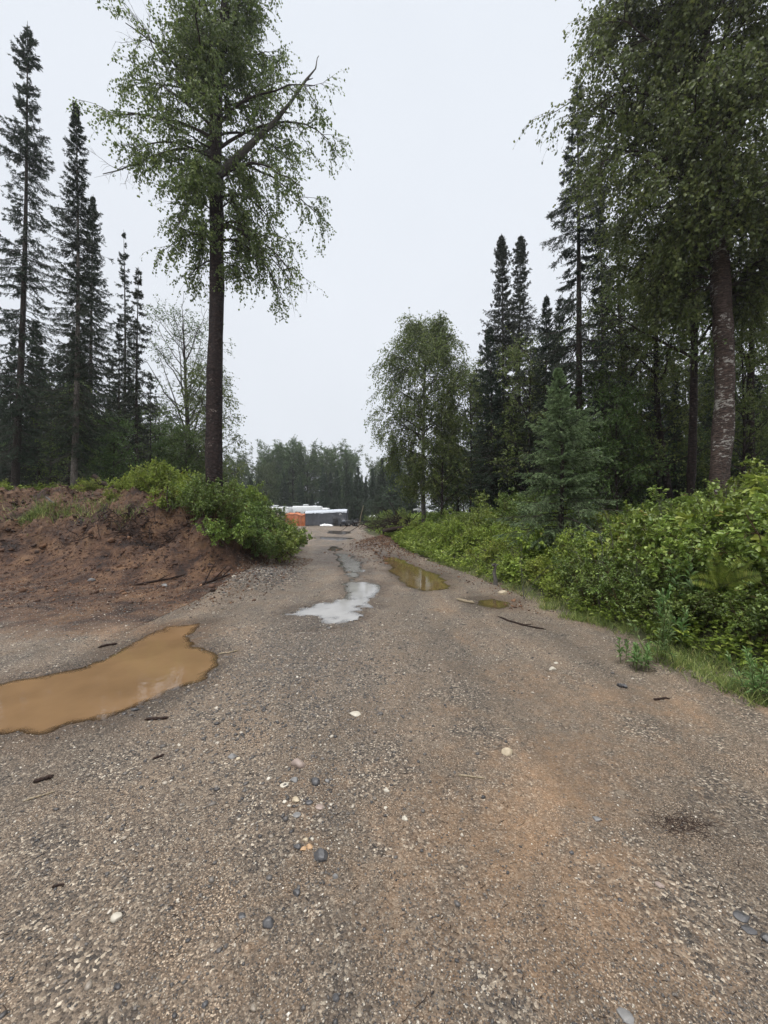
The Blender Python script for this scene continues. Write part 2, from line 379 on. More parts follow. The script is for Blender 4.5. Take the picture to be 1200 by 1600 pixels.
# ------------------------------------------------------------------ mesh helpers
COL = scene.collection
def nrm(v): return v / (np.linalg.norm(v, axis=-1, keepdims=True) + 1e-9)
class Acc:
    """collects vertices and faces of one mesh"""
    def __init__(s): s.v = []; s.q = []; s.t = []; s.rq = []; s.rt = []; s.n = 0
    def add(s, v, q=None, t=None, rnd=None):
        v = np.asarray(v, float).reshape(-1, 3)
        if q is not None and len(q):
            q = np.asarray(q, int).reshape(-1, 4); s.q.append(q + s.n)
            s.rq.append(np.broadcast_to(.5 if rnd is None else rnd, (len(q),)).astype(float))
        if t is not None and len(t):
            t = np.asarray(t, int).reshape(-1, 3); s.t.append(t + s.n)
            s.rt.append(np.broadcast_to(.5 if rnd is None else rnd, (len(t),)).astype(float))
        s.v.append(v); s.n += len(v); return s
    def build(s, name, mat, parent=None, smooth=True):
        me = bpy.data.meshes.new(name)
        v = np.concatenate(s.v) if s.v else np.zeros((0, 3))
        q = np.concatenate(s.q) if s.q else np.zeros((0, 4), int)
        t = np.concatenate(s.t) if s.t else np.zeros((0, 3), int)
        rnd = np.concatenate((s.rq or [np.zeros(0)]) + (s.rt or [np.zeros(0)]))
        me.vertices.add(len(v)); me.vertices.foreach_set('co', v.astype(np.float32).ravel())
        li = np.concatenate([q.ravel(), t.ravel()]); me.loops.add(len(li)); me.loops.foreach_set('vertex_index', li.astype(np.int32))
        tot = np.concatenate([np.full(len(q), 4), np.full(len(t), 3)]); st = np.concatenate([[0], np.cumsum(tot)[:-1]]) if len(tot) else tot
        me.polygons.add(len(tot)); me.polygons.foreach_set('loop_start', st.astype(np.int32)); me.polygons.foreach_set('loop_total', tot.astype(np.int32))
        me.update(calc_edges=True)
        a = me.attributes.new('rnd', 'FLOAT', 'FACE'); a.data.foreach_set('value', rnd.astype(np.float32))
        me.polygons.foreach_set('use_smooth', np.full(len(tot), smooth))
        me.materials.append(mat if not isinstance(mat, str) else M[mat]); me.validate()
        o = bpy.data.objects.new(name, me); COL.objects.link(o)
        if parent: o.parent = parent
        return o
def tag(o, label=None, cat=None, group=None, kind=None):
    for k, v in (('label', label), ('category', cat), ('group', group), ('kind', kind)):
        if v: o[k] = v
    return o
def empty(name, loc=(0, 0, 0), rz=0, label=None, cat=None, group=None, scale=None):
    o = bpy.data.objects.new(name, None); COL.objects.link(o); o.empty_display_size = .1
    o.location = loc; o.rotation_euler = (0, 0, rz)
    if scale: o.scale = (scale,) * 3 if not hasattr(scale, '__len__') else scale
    return tag(o, label, cat, group)
def copy_tree(o, parent=None):
    c = o.copy(); COL.objects.link(c); c.parent = parent
    for ch in list(o.children): copy_tree(ch, c)
    return c
USED = set()
def place(proto, x, y, s=1.0, rz=0.0, label=None, group=None, z=None, tilt=(0, 0), dz=0, cat=None):
    o = proto
    if proto.name in USED: o = copy_tree(proto)
    USED.add(proto.name)
    o.location = (x, y, (H(x, y) if z is None else z) + dz); o.rotation_euler = (tilt[0], tilt[1], rz)
    o.scale = (s,) * 3 if not hasattr(s, '__len__') else s
    if label: o['label'] = label
    if group: o['group'] = group
    elif 'group' in o.keys(): del o['group']
    if cat: o['category'] = cat
    return o

def tubes(acc, P, R, sides=5, rnd=None):
    """P (N,k,3) centre lines, R (N,k) radii"""
    P = np.asarray(P, float); R = np.asarray(R, float)
    if P.ndim == 2: P = P[None]; R = R[None]
    N_, k, _ = P.shape
    T = nrm(np.gradient(P, axis=1))
    ref = np.where(np.abs(T[:, :1, 2:3]) > .8, np.array([1., 0, 0]), np.array([0, 0, 1.]))
    A = nrm(np.cross(T, np.broadcast_to(ref, T.shape))); B = np.cross(T, A)
    th = np.arange(sides) / sides * 2 * np.pi
    V = P[:, :, None] + R[:, :, None, None] * (A[:, :, None] * np.cos(th)[:, None] + B[:, :, None] * np.sin(th)[:, None])
    i = np.arange(N_)[:, None, None] * k * sides + np.arange(k - 1)[None, :, None] * sides
    j = np.arange(sides)[None, None]; j2 = (j + 1) % sides
    q = np.stack(np.broadcast_arrays(i + j, i + j2, i + sides + j2, i + sides + j), -1).reshape(-1, 4)
    acc.add(V, q, rnd=rnd); return V
def grow(S, D, L, k, grav=0., wob=.12, rng=RNG):
    S = np.asarray(S, float); n_ = len(S); P = np.zeros((n_, k, 3)); P[:, 0] = S; d = nrm(np.asarray(D, float)); L = np.broadcast_to(L, (n_,))
    g = np.broadcast_to(grav, (n_,))
    for i in range(1, k):
        d = d + wob * rng.normal(size=(n_, 3)); d[:, 2] += g / (k - 1); d = nrm(d)
        P[:, i] = P[:, i - 1] + d * (L / (k - 1))[:, None]
    return P
def sample(P, n, t0=.2, t1=1., rng=RNG):
    N_, k, _ = P.shape
    t = rng.uniform(t0, t1, (N_, n)) if n > 0 else np.zeros((N_, 0))
    f = t * (k - 1); i = np.clip(f.astype(int), 0, k - 2); fr = (f - i)[..., None]
    idx = np.arange(N_)[:, None]
    a = P[idx, i]; b = P[idx, i + 1]
    return (a + (b - a) * fr).reshape(-1, 3), nrm(b - a).reshape(-1, 3), t.ravel(), np.repeat(np.arange(N_), n)
def off(T, ang, rng=RNG):
    """directions at angle ang from T, random azimuth"""
    r = rng.normal(size=T.shape); p = nrm(r - T * np.sum(r * T, -1, keepdims=True))
    ang = np.broadcast_to(ang, (len(T),))[:, None]
    return T * np.cos(ang) + p * np.sin(ang)
def leaves(acc, P, D, Nn, L, W, rnd, fold=False):
    """leaf blades: base P, direction D, blade normal Nn"""
    n_ = len(P); D = nrm(D); S = nrm(np.cross(D, Nn)); U = np.cross(S, D)
    L = np.broadcast_to(L, (n_,))[:, None]; W = np.broadcast_to(W, (n_,))[:, None]
    if not fold:
        V = np.stack([P, P + D * L * .45 + S * W * .5, P + D * L, P + D * L * .45 - S * W * .5], 1)
        acc.add(V, np.arange(n_ * 4).reshape(-1, 4), rnd=rnd)
    else:
        h = U * W * .22; tip = P + D * L - U * L * .12
        V = np.stack([P, P + D * L * .25 + S * W * .42 + h, P + D * L * .62 + S * W * .42 + h, tip, P + D * L * .62 - S * W * .42 + h, P + D * L * .25 - S * W * .42 + h], 1)
        b = np.arange(n_)[:, None] * 6
        q = np.concatenate([b + np.array([[0, 1, 2, 3]]), b + np.array([[0, 3, 4, 5]])], 1).reshape(-1, 4)
        acc.add(V, q, rnd=np.repeat(rnd, 2))
def box(acc, c, s, rot=0, rnd=None, bev=0.0):
    cx, cy, cz = c; sx, sy, sz = [a / 2 for a in s]
    if bev <= 0:
        v = np.array([(x, y, z) for x in (-sx, sx) for y in (-sy, sy) for z in (-sz, sz)])
        q = [(0, 1, 3, 2), (4, 6, 7, 5), (0, 4, 5, 1), (2, 3, 7, 6), (0, 2, 6, 4), (1, 5, 7, 3)]
        t = None
    else:
        # superellipsoid-like rounded box: rings
        prof = [(-1, 1 - bev / max(sx, sy)), (-1 + bev / sz, 1), (1 - bev / sz, 1), (1, 1 - bev / max(sx, sy))]
        v = []; r = bev
        for zz, k in prof:
            ix, iy = (sx, sy) if k == 1 else (sx - r, sy - r)
            c4 = r if k == 1 else r * .4
            ring = []
            for (qx, qy, a0) in ((1, 1, 0), (-1, 1, 90), (-1, -1, 180), (1, -1, 270)):
                for a in (0, 30, 60, 90):
                    aa = math.radians(a0 + a); ring.append((qx * (ix - c4) + math.cos(aa) * c4, qy * (iy - c4) + math.sin(aa) * c4, zz * sz))
            v += ring
        v = np.array(v); q = []; m_ = 16
        for a in range(3):
            for j in range(m_): q.append((a * m_ + j, a * m_ + (j + 1) % m_, (a + 1) * m_ + (j + 1) % m_, (a + 1) * m_ + j))
        v = np.vstack([v, [(0, 0, -sz), (0, 0, sz)]]); t = []
        for j in range(m_): t += [(64, (j + 1) % m_, j), (65, 48 + j, 48 + (j + 1) % m_)]
    ca, sa = math.cos(rot), math.sin(rot)
    v = np.column_stack([v[:, 0] * ca - v[:, 1] * sa + cx, v[:, 0] * sa + v[:, 1] * ca + cy, v[:, 2] + cz])
    acc.add(v, q, t, rnd=rnd); return acc
def lathe(acc, prof, c, axis='z', n_=20, rot=0):
    """prof: (radius, height) pairs"""
    th = np.arange(n_) / n_ * 2 * np.pi; v = []
    for r, h in prof:
        for a in th:
            p = (r * math.cos(a), r * math.sin(a), h)
            if axis == 'y': p = (p[0], p[2], p[1])
            if axis == 'x': p = (p[2], p[0], p[1])
            v.append(p)
    v = np.array(v); ca, sa = math.cos(rot), math.sin(rot)
    v = np.column_stack([v[:, 0] * ca - v[:, 1] * sa + c[0], v[:, 0] * sa + v[:, 1] * ca + c[1], v[:, 2] + c[2]])
    q = [(i * n_ + j, i * n_ + (j + 1) % n_, (i + 1) * n_ + (j + 1) % n_, (i + 1) * n_ + j) for i in range(len(prof) - 1) for j in range(n_)]
    acc.add(v, q); return acc

# ------------------------------------------------------------------ the ground sheet
def graded(segs):
    out_ = []
    for a, b_, s0, s1 in segs:
        p = a
        while p < b_ - 1e-6:
            out_.append(p); f = (p - a) / (b_ - a); p += s0 + (s1 - s0) * f
    out_.append(segs[-1][1]); return np.array(out_)
gx = graded([(-600, -90, 60, 10), (-90, -24, 5, .6), (-24, -12, .4, .08), (-12, -4.5, .055, .055), (-4.5, 4.5, .03, .03), (4.5, 9, .05, .12), (9, 24, .15, .8), (24, 90, 1, 6), (90, 600, 10, 60)])
gy = graded([(-600, -20, 60, 4), (-20, .4, 2.0, .05), (.4, 4.5, .022, .026), (4.5, 15, .035, .06), (15, 60, .08, .45), (60, 160, .8, 8), (160, 1500, 10, 120)])
GX, GY = np.meshgrid(gx, gy, indexing='ij')
gh, gdl, gdr, gwet = terrain(GX.ravel(), GY.ravel(), True)
nx, ny = len(gx), len(gy)
idx = np.arange(nx * ny).reshape(nx, ny)
quads = np.stack([idx[:-1, :-1], idx[1:, :-1], idx[1:, 1:], idx[:-1, 1:]], -1).reshape(-1, 4)
verts = np.column_stack([GX.ravel(), GY.ravel(), gh])
soil = np.maximum(.74 * sstep(-4.8, -2.6, gdl) * sstep(1.9, 3.4, -GX.ravel()), sstep(-2.2, .1, gdl)) * (1 - sstep(2.6, 4.5, gdl)) * (GX.ravel() < -2.2)
soil = np.where(GX.ravel() > -3.4, soil * .35, soil)
soil = np.maximum(soil, .55 * np.exp(-(((GX.ravel() - 0.3) / 1.2) ** 2 + ((GY.ravel() - 21) / 5) ** 2)))
soil = soil * (1 - .85 * sstep(13, 18, GY.ravel()) * (GX.ravel() > -9) * (GX.ravel() < -1.6))
forest = np.maximum(sstep(2.4, 4.2, gdl - 1.0 * (GX.ravel() < -8)), sstep(.0, .5, gdr))
forest = np.maximum(forest, sstep(66, 70, GY.ravel()))
X_, Y_ = GX.ravel(), GY.ravel()
tan_ = np.exp(-(((X_ - .65) / .75) ** 2 + ((Y_ - 1.9) / .9) ** 2)) * 1.0 + .6 * np.exp(-(((X_ - .2) / .8) ** 2 + ((Y_ - 4.4) / 1.2) ** 2)) \
     + .9 * np.exp(-(((X_ + 2.9) / 1.6) ** 2 + ((Y_ - 5.2) / .6) ** 2)) + .5 * np.exp(-(((X_ - 2.4) / .9) ** 2 + ((Y_ - 3) / .8) ** 2))
xc_ = np.interp(Y_, [0, 4, 8, 12, 18, 26, 42, 55], [.35, .30, .1, -.2, -1.4, -2.9, -6, -9])
tan_ = tan_ - .9 * np.exp(-(((X_ + .8) / 1.1) ** 2 + ((Y_ - 4.6) / 1.9) ** 2)) + .30 * (np.exp(-((X_ - xc_ - .82) / .26) ** 2) + np.exp(-((X_ - xc_ + .82) / .26) ** 2))
gattr = {'soil': soil, 'forest': forest, 'wet': gwet, 'tan': np.clip(tan_, -1, 1)}
fc = quads[:, 0]
fl_left = (gdl[fc] > .05); fl_right = (gdr[fc] > .05) | (Y_[fc] > 66)
def sheet(name, mask):
    q = quads[mask]; used, inv = np.unique(q, return_inverse=True)
    a = Acc().add(verts[used], inv.reshape(-1, 4)); o = a.build(name, 'ground')
    for k, v in gattr.items():
        at = o.data.attributes.new(k, 'FLOAT', 'POINT'); at.data.foreach_set('value', v[used].astype(np.float32))
    return tag(o, kind='structure')
sheet('gravel_road', ~fl_left & ~fl_right)
sheet('dirt_bank', fl_left & (gdl[fc] < 5))
sheet('ground', (fl_left & (gdl[fc] >= 5)) | (fl_right & ~fl_left))

for kk_, (k, (poly, dep)) in enumerate(PUDW.items()):
    p = np.array(poly); c = p.mean(0)
    # sheet reaches a little under the gravel all round
    g = 0.16 if k == 'puddle_big' else .25
    st_ = .03 if k == 'puddle_big' else .07
    ax = np.arange(p[:, 0].min() - g, p[:, 0].max() + g + st_, st_); ay = np.arange(p[:, 1].min() - g, p[:, 1].max() + g + st_, st_)
    AX, AY = np.meshgrid(ax, ay, indexing='ij'); ok = sdist(poly, AX, AY) > -g; ii = np.arange(AX.size).reshape(AX.shape)
    q = np.stack([ii[:-1, :-1], ii[1:, :-1], ii[1:, 1:], ii[:-1, 1:]], -1)[ok[:-1, :-1] & ok[1:, :-1] & ok[1:, 1:] & ok[:-1, 1:]]
    used, inv = np.unique(q, return_inverse=True); V = np.column_stack([AX.ravel(), AY.ravel(), np.full(AX.size, WATER + .0011 * kk_)])[used]; q = inv.reshape(-1, 4)
    mt = {'puddle_big': 'water_silt', 'puddle_side': 'water_olive', 'puddle_mid': 'water_sky_tint', 'puddle_shallow': 'water_olive', 'puddle_white': 'water_sky_tint', 'puddle_sheen': 'water_sky_tint'}.get(k, 'water_grey')
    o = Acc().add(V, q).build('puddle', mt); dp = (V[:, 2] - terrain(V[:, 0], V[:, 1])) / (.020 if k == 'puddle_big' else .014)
    at = o.data.attributes.new('depth', 'FLOAT', 'POINT'); at.data.foreach_set('value', np.clip(dp, 0, 1).astype(np.float32)); tag(o, kind='structure')

# ------------------------------------------------------------------ loose stones
_ph = (1 + 5 ** .5) / 2
def ico():
    v = [(-1, _ph, 0), (1, _ph, 0), (-1, -_ph, 0), (1, -_ph, 0), (0, -1, _ph), (0, 1, _ph), (0, -1, -_ph), (0, 1, -_ph), (_ph, 0, -1), (_ph, 0, 1), (-_ph, 0, -1), (-_ph, 0, 1)]
    f = [(0,11,5),(0,5,1),(0,1,7),(0,7,10),(0,10,11),(1,5,9),(5,11,4),(11,10,2),(10,7,6),(7,1,8),(3,9,4),(3,4,2),(3,2,6),(3,6,8),(3,8,9),(4,9,5),(2,4,11),(6,2,10),(8,6,7),(9,8,1)]
    return nrm(np.array(v, float)), np.array(f)
ICO, ICOF = ico()
def subdiv(v, f):
    v = list(map(tuple, v)); cache = {}; nf = []
    def mid(a, b_):
        k = (min(a, b_), max(a, b_))
        if k not in cache:
            p = nrm((np.array(v[a]) + np.array(v[b_])) / 2); v.append(tuple(p)); cache[k] = len(v) - 1
        return cache[k]
    for a, b_, c in f:
        x, y, z = mid(a, b_), mid(b_, c), mid(c, a); nf += [(a, x, z), (b_, y, x), (c, z, y), (x, y, z)]
    return np.array(v), np.array(nf)
ICO2, ICO2F = subdiv(ICO, ICOF); ICO3, ICO3F = subdiv(ICO2, ICO2F)
OCT = np.array([(1, .15, 0), (-1, -.1, .1), (.1, 1, -.1), (-.1, -1, .05), (0, .1, 1), (0, 0, -1.)]); OCTF = np.array([(0,2,4),(2,1,4),(1,3,4),(3,0,4),(2,0,5),(1,2,5),(3,1,5),(0,3,5)])
def pebbles(acc, x, y, size, rng, rnd, flat=.55, sink=.35, jit=.18, lo=False):
    n_ = len(x); z = terrain(x, y); BV, BF = (OCT, OCTF) if lo else (ICO, ICOF); nv = len(BV)
    V = BV[None] * (1 + jit * rng.normal(size=(n_, nv, 1)))
    sc = np.stack([size * rng.uniform(.75, 1.3, n_), size * rng.uniform(.6, 1., n_), size * flat * rng.uniform(.7, 1.2, n_)], -1) / 2
    V = V * sc[:, None]; a = rng.uniform(0, 6.28, n_); ca, sa = np.cos(a)[:, None], np.sin(a)[:, None]
    V = np.stack([V[..., 0] * ca - V[..., 1] * sa, V[..., 0] * sa + V[..., 1] * ca, V[..., 2]], -1)
    V = V + np.stack([x, y, z + sc[:, 2] * (1 - 2 * sink)], -1)[:, None]
    f = (np.arange(n_)[:, None, None] * nv + BF[None]).reshape(-1, 3)
    acc.add(V, None, f, rnd=np.repeat(rnd, len(BF)))
rng = np.random.default_rng(3)
def road_pts(n_, ymin, ymax, p, xm, rng):
    u = rng.random(n_); y = (ymin ** (1 - p) + u * (ymax ** (1 - p) - ymin ** (1 - p))) ** (1 / (1 - p))
    x = rng.uniform(-1, 1, n_) * np.minimum(y * 1.05 + .1, xm)
    dl = sdist(LEFT, x, y); dr = sdist(RIGHT, x, y); ok = (dl < -.1) & (dr < .0)
    for k, (poly, d) in PUDW.items():
        if k in ('puddle_sheen', 'puddle_thin'): continue
        ok &= sdist(poly, x, y) < .09
    return x[ok], y[ok]
a = Acc()
x, y = road_pts(120000, .9, 7.0, 1.45, 7.5, rng)
cl = fbm(x, y, 3, .8); keep = rng.random(len(x)) < np.clip(.66 + cl * 1.6, .15, 1) * (1 - .78 * np.exp(-(((x - .75) / .75) ** 2 + ((y - 2.2) / 1.2) ** 2))) * (1 - .5 * sstep(1.0, 2.2, x)); x, y = x[keep], y[keep]
pebbles(a, x, y, .0050 * np.exp(rng.normal(0, .36, len(x))) * (1 + .13 * y), rng, np.clip(rng.beta(1.1, 1.6, len(x)) + (rng.random(len(x)) < .04) * .5, 0, 1), lo=True, jit=.15)
x, y = road_pts(115000, 3.0, 50, 1.9, 9, rng); kp = rng.random(len(x)) < sstep(3.0, 6.0, y) * np.clip(.85 + 1.2 * fbm(x, y, 3, .6), .3, 1); x, y = x[kp], y[kp]
pebbles(a, x, y, .0100 * np.exp(rng.normal(0, .42, len(x))) * (1 + .045 * y), rng, np.clip(rng.beta(1.1, 1.6, len(x)) + (rng.random(len(x)) < .04) * .5, 0, 1), lo=True, jit=.15)
# coarser spill of stone on the crown left of the middle
t = rng.normal(0, 1, (11000, 2)); x = -.9 + t[:, 0] * .6 + .0; y = 4.2 + t[:, 1] * 1.2; x = x - (y - 4) * .05
ok = sdist(PUDW['puddle_big'][0], x, y) < -.05
pebbles(a, x[ok], y[ok], .015 * np.exp(rng.normal(0, .35, ok.sum())), rng, rng.beta(1.1, 2.0, ok.sum()))
t = rng.normal(0, 1, (4500, 2)); x = -2.75 + t[:, 0] * .35; y = 9.4 + t[:, 1] * .9; pebbles(a, x, y, .028 * np.exp(rng.normal(0, .4, 4500)), rng, rng.beta(1.3, 2.2, 4500))
t = rng.normal(0, 1, (500, 2)); x = -.27 + t[:, 0] * .075; y = 2.1 + t[:, 1] * .36
pebbles(a, x, y, .009 * np.exp(rng.normal(0, .4, 500)), rng, rng.beta(1.4, 1.6, 500))
tag(a.build('gravel', 'pebbles'), 'loose wet gravel in grey, tan and white spread over the road', 'gravel', kind='stuff')
# gravel windrow clods right of the road and foot of the berm
a = Acc(); n_ = 42000
y = rng.uniform(5.8, 13, n_); x = rng.uniform(-12, -2.3, n_); d = sdist(LEFT, x, y); ok = (d > -2.6) & (d < 3.6) & (rng.random(n_) < np.clip(.25 + .5 * (d + 2.6) / 2.6, 0, 1))
pebbles(a, x[ok], y[ok], .017 * np.exp(rng.normal(0, .6, ok.sum())), rng, np.clip(rng.beta(1.6, 2.4, ok.sum()), 0, 1), .8, .3, .25)
n_ = 9000; y = rng.uniform(6, 34, n_); x = rng.uniform(-3.2, 3.6, n_); d = sdist(RIGHT, x, y); ok = (d > -.65) & (d < .25)
pebbles(a, x[ok], y[ok], .022 * np.exp(rng.normal(0, .5, ok.sum())), rng, rng.beta(2, 1.8, ok.sum()), .8, .3, .25)
y = rng.normal(20.5, 3.2, 4500); x = rng.normal(0.0, .75, 4500); pebbles(a, x, y, .045 * np.exp(rng.normal(0, .4, 4500)), rng, rng.beta(2, 2, 4500), .7, .3, .25)
n_ = 2600; y = rng.uniform(8.8, 12.5, n_); x = rng.uniform(-13, -3.2, n_); d = sdist(LEFT, x, y); ok = (d > -.2) & (d < 3.2) & (fbm(x, y, 3, 1.1) > -.1)
pebbles(a, x[ok], y[ok], .055 * np.exp(rng.normal(0, .45, ok.sum())), rng, np.clip(rng.beta(1.3, 3, ok.sum()), 0, 1), .85, .42, .32)
tag(a.build('soil_clods', 'soil_clods'), 'crumbly red brown soil clods on the bank and windrows', 'soil', kind='stuff')

def stone(px, py, wpx, mat, label, flat=.6, seed=0, asp=.75, name='stone'):
    x, y = G(px, py); s = wpx / 600 * y
    r = np.random.default_rng(seed); V = ICO3.copy()
    # worn, slightly faceted pebble: flatten against a few planes
    for i in range(12):
        nn = nrm(r.normal(size=3)); dd = r.uniform(.58, .9); k = V @ nn; V = V - np.outer(np.maximum(k - dd, 0) * .85, nn)
    V *= np.array([s / 2, s / 2 * asp, s / 2 * flat]); a_ = r.uniform(-.6, .6)
    R_ = np.array([[math.cos(a_), -math.sin(a_), 0], [math.sin(a_), math.cos(a_), 0], [0, 0, 1]]); V = V @ R_.T
    o = Acc().add(V, None, ICO3F).build(name, mat, smooth='smooth' in label or 'round' in label or 'oval' in label); o.location = (x, y, H(x, y) + s * flat * .12)
    return tag(o, label, 'stone')
STONES = [
 (467,1193,24,'stone_pink','smooth pinkish grey cobble at the head of the line of stones'),
 (493,1220,19,'stone_dark','dark angular stone right of the mauve pebbles in the upper cluster'),
 (511,1218,9,'stone_grey','small grey pebble touching the right side of a dark stone'),
 (445,1224,14,'stone_white','pale cream flat pebble left of the upper stone cluster'),
 (461,1217,14,'stone_grey','mid grey pebble just below the pinkish cobble'),
 (463,1247,14,'stone_tan','tan oval pebble in the middle of the line of stones'),
 (484,1250,15,'stone_dark','low dark stone half buried beside the tan oval pebble'),
 (500,1257,15,'stone_pink','pinkish tan flat pebble right of the half buried dark stone'),
 (464,1269,15,'stone_grey','grey green flat pebble lying below the tan oval pebble'),
 (466,1318,14,'stone_dark','slate grey pebble left of the orange pebbles'),
 (478,1307,11,'stone_tan','tan pebble at the top of the small round cluster'),
 (484,1318,12,'stone_ochre','orange brown round pebble in the small cluster'),
 (475,1321,10,'stone_ochre','narrow orange tan pebble standing beside the slate grey pebble'),
 (489,1306,8,'stone_white','white pebble at the top of the small round cluster'),
 (502,1333,27,'stone_dark','largest shiny dark stone, lowest in the small cluster'),
 (524,1365,11,'stone_grey','grey pebble below right of the largest dark stone'),
 (465,1389,15,'stone_dark','bluish dark stone lying alone below the stone line'),
 (421,1435,22,'stone_dark','blackish angular stone left of the foreground centre'),
 (380,1421,15,'stone_dark','dull dark flat pebble near the blackish angular stone'),
 (555,1115,21,'stone_white','flat pale stone flush with the gravel on the centre line'),
 (793,1175,22,'stone_tan','round tan stone near the thin curved twig on the right'),
 (604,1233,10,'stone_white','bright white pebble on tan silt right of the stone line'),
 (632,1276,11,'stone_white','white angular pebble among fine gravel in the centre'),
 (603,1260,7,'stone_white','tiny white pebble between the two brighter white ones'),
 (186,1430,20,'stone_white','crumbly cream coloured lump in the left foreground'),
 (363,1182,14,'stone_grey','mauve grey pebble left of the stone line'),
 (373,1185,8,'stone_tan','small yellow tan pebble touching the mauve grey pebble'),
 (930,1275,16,'stone_grey','smooth grey stone bedded in tan silt'),
 (891,1329,9,'stone_dark','small bluish pebble lying in the tan silt'),
 (1155,1427,25,'stone_dark','dark flat stone in the right foreground'),
 (1165,1446,22,'stone_dark','second dark flat stone touching the one above it'),
 (1196,1462,24,'stone_dark','dark stone cut by the right edge of the photograph'),
 (974,1582,26,'stone_grey','grey slab stone at the bottom right of centre'),
 (895,1597,16,'stone_dark','dark stone cut by the bottom edge of the photograph'),
 (525,1551,14,'stone_dark','oblong blue grey stone near the bottom centre'),
 (323,1557,12,'stone_dark','small dark oval stone in the bottom left foreground'),
 (862,1045,12,'stone_white','pale stone in a loose handful beside the green verge'),
 (868,1036,7,'stone_white','smaller pale stone just above another by the green verge'),
 (213,1108,12,'stone_dark','dark lump on the near shore of the brown puddle'),
 (786,930,17,'stone_tan','pale tan stone by the shallow puddle at the right verge'),
 (144,916,13,'stone_grey','grey rock at the foot of the red soil bank'),
 (366,912,7,'stone_white','white pebble at the foot of the bank under the dead roots'),
 (258,922,12,'stone_grey','blue grey rock under the long root at the bank foot'),
 (1028,1376,14,'stone_pink','pinkish stone bedded in tan silt on the right'),
 (966,1402,8,'stone_dark','small dark pebble in a dotted row on the tan silt'),
]
for i, (px, py, wpx, mt, lb) in enumerate(STONES):
    fl = .28 if ('flat' in lb or 'slab' in lb or 'flush' in lb) else (.35 if 'bedded' in lb or 'buried' in lb else .62)
    stone(px, py, wpx, mt, lb, fl, 50 + i)

def stick(pts, r0, r1, mat, label, name='stick', z=0.012, cat='stick', forks=(), seed=1, zs=None):
    """pts are (px,py) bearings of points lying on the ground"""
    r = np.random.default_rng(seed); w_ = np.array([G(*p) if p[1] > 300 else p for p in pts])
    if len(w_) == 2: w_ = np.vstack([w_[0], (w_[0] * .6 + w_[1] * .4) + r.normal(0, .012, 2), w_[1]])
    t = np.linspace(0, 1, len(w_)); tt = np.linspace(0, 1, 12)
    xx = np.interp(tt, t, w_[:, 0]) + r.normal(0, r0 * .35, 12); yy = np.interp(tt, t, w_[:, 1]) + r.normal(0, r0 * .35, 12)
    zz = terrain(xx, yy) + r0 * .7
    if zs is not None: zz = zz + np.interp(tt, np.linspace(0, 1, len(zs)), zs)
    P = np.column_stack([xx, yy, zz]); R = np.linspace(r0, r1, 12) * (1 + .15 * r.normal(size=12)); R[0] *= .3; R[-1] *= .3
    o0 = P[0].copy(); a_ = Acc(); tubes(a_, P - o0, R, 7)
    for (ti, dx, dy, dz) in forks:
        p = P[int(ti * 11)] - o0; Q = np.array([p, p + np.array([dx, dy, dz]) * .5 + r.normal(0, .01, 3), p + np.array([dx, dy, dz])])
        tubes(a_, Q, np.array([r0 * .6, r0 * .45, r0 * .15]), 5)
    o = a_.build(name, mat); o.location = o0; return tag(o, label, cat)
stick([(154,1013),(168,1009),(184,1007)], .016, .010, 'wood_wet', 'short dark branch piece lying on the far shore of the brown puddle')
stick([(341,1019),(358,1019),(373,1016)], .011, .007, 'wood_pale', 'short pale stick at the right tip of the brown puddle')
stick([(227,1124),(245,1123),(264,1122)], .012, .009, 'wood_wet', 'dark brown stick on the near side of the brown puddle')
stick([(241,1186),(259,1179)], .008, .006, 'wood_wet', 'short grey brown stick chip between puddle and foreground')
stick([(55,1221),(88,1212)], .011, .010, 'wood_wet', 'thick dark reddish stick in the left foreground')
stick([(39,1250),(62,1243),(88,1236)], .006, .004, 'wood_pale', 'thin grey stick just below the thick reddish one')
stick([(85,1383),(105,1380)], .005, .003, 'wood_wet', 'small thin twig on gravel at the lower left')
stick([(714,1210),(735,1212),(757,1215)], .006, .004, 'wood_pale', 'thin curved grey twig on tan silt right of centre')
stick([(776,963),(800,972),(825,979),(853,984)], .016, .008, 'wood_wet', 'long dark curved branch lying by the right verge', forks=((.55, .12, -.08, .03),))
stick([(712,937),(726,941),(741,943)], .030, .022, 'wood_pale', 'pale split chunk of wood beside the shallow puddle', z=.0)
stick([(207,921),(250,917),(290,913)], .030, .012, 'wood_wet', 'long dark root lying along the foot of the red bank', forks=((.5, .2, .15, .12), (.75, .2, -.1, .08)))
stick([(310,922),(335,915),(360,910)], .028, .014, 'wood_wet', 'dark forked dead root under the shrubs at the bank corner', forks=((.2, .15, .25, .45), (.5, .3, .1, .35), (.8, .15, .1, .18)))
stick([(1020,1093),(1045,1090)], .010, .006, 'wood_wet', 'short dark stick near the grassy right verge')
stick([(965,1071),(978,1073)], .018, .014, 'stone_dark', 'small black bark chip near the grassy right verge')
nl_ = 2600; y = .9 + 9 * rng.random(nl_) ** 1.5; x = rng.uniform(-1, 1, nl_) * np.minimum(y, 5); ok = (sdist(LEFT, x, y) < 0) & (sdist(RIGHT, x, y) < .1) & (sdist(PUDW['puddle_big'][0], x, y) < -.05) & (fbm(x, y, 3, .9) > -.05); x, y = x[ok], y[ok]; nl_ = len(x)
P = grow(np.column_stack([x, y, np.zeros(nl_)]), np.column_stack([rng.normal(0, 1, (nl_, 2)), np.zeros(nl_)]), .007 * np.exp(rng.normal(.3, .6, nl_)) * (1 + .25 * y), 4, 0, .15, rng)
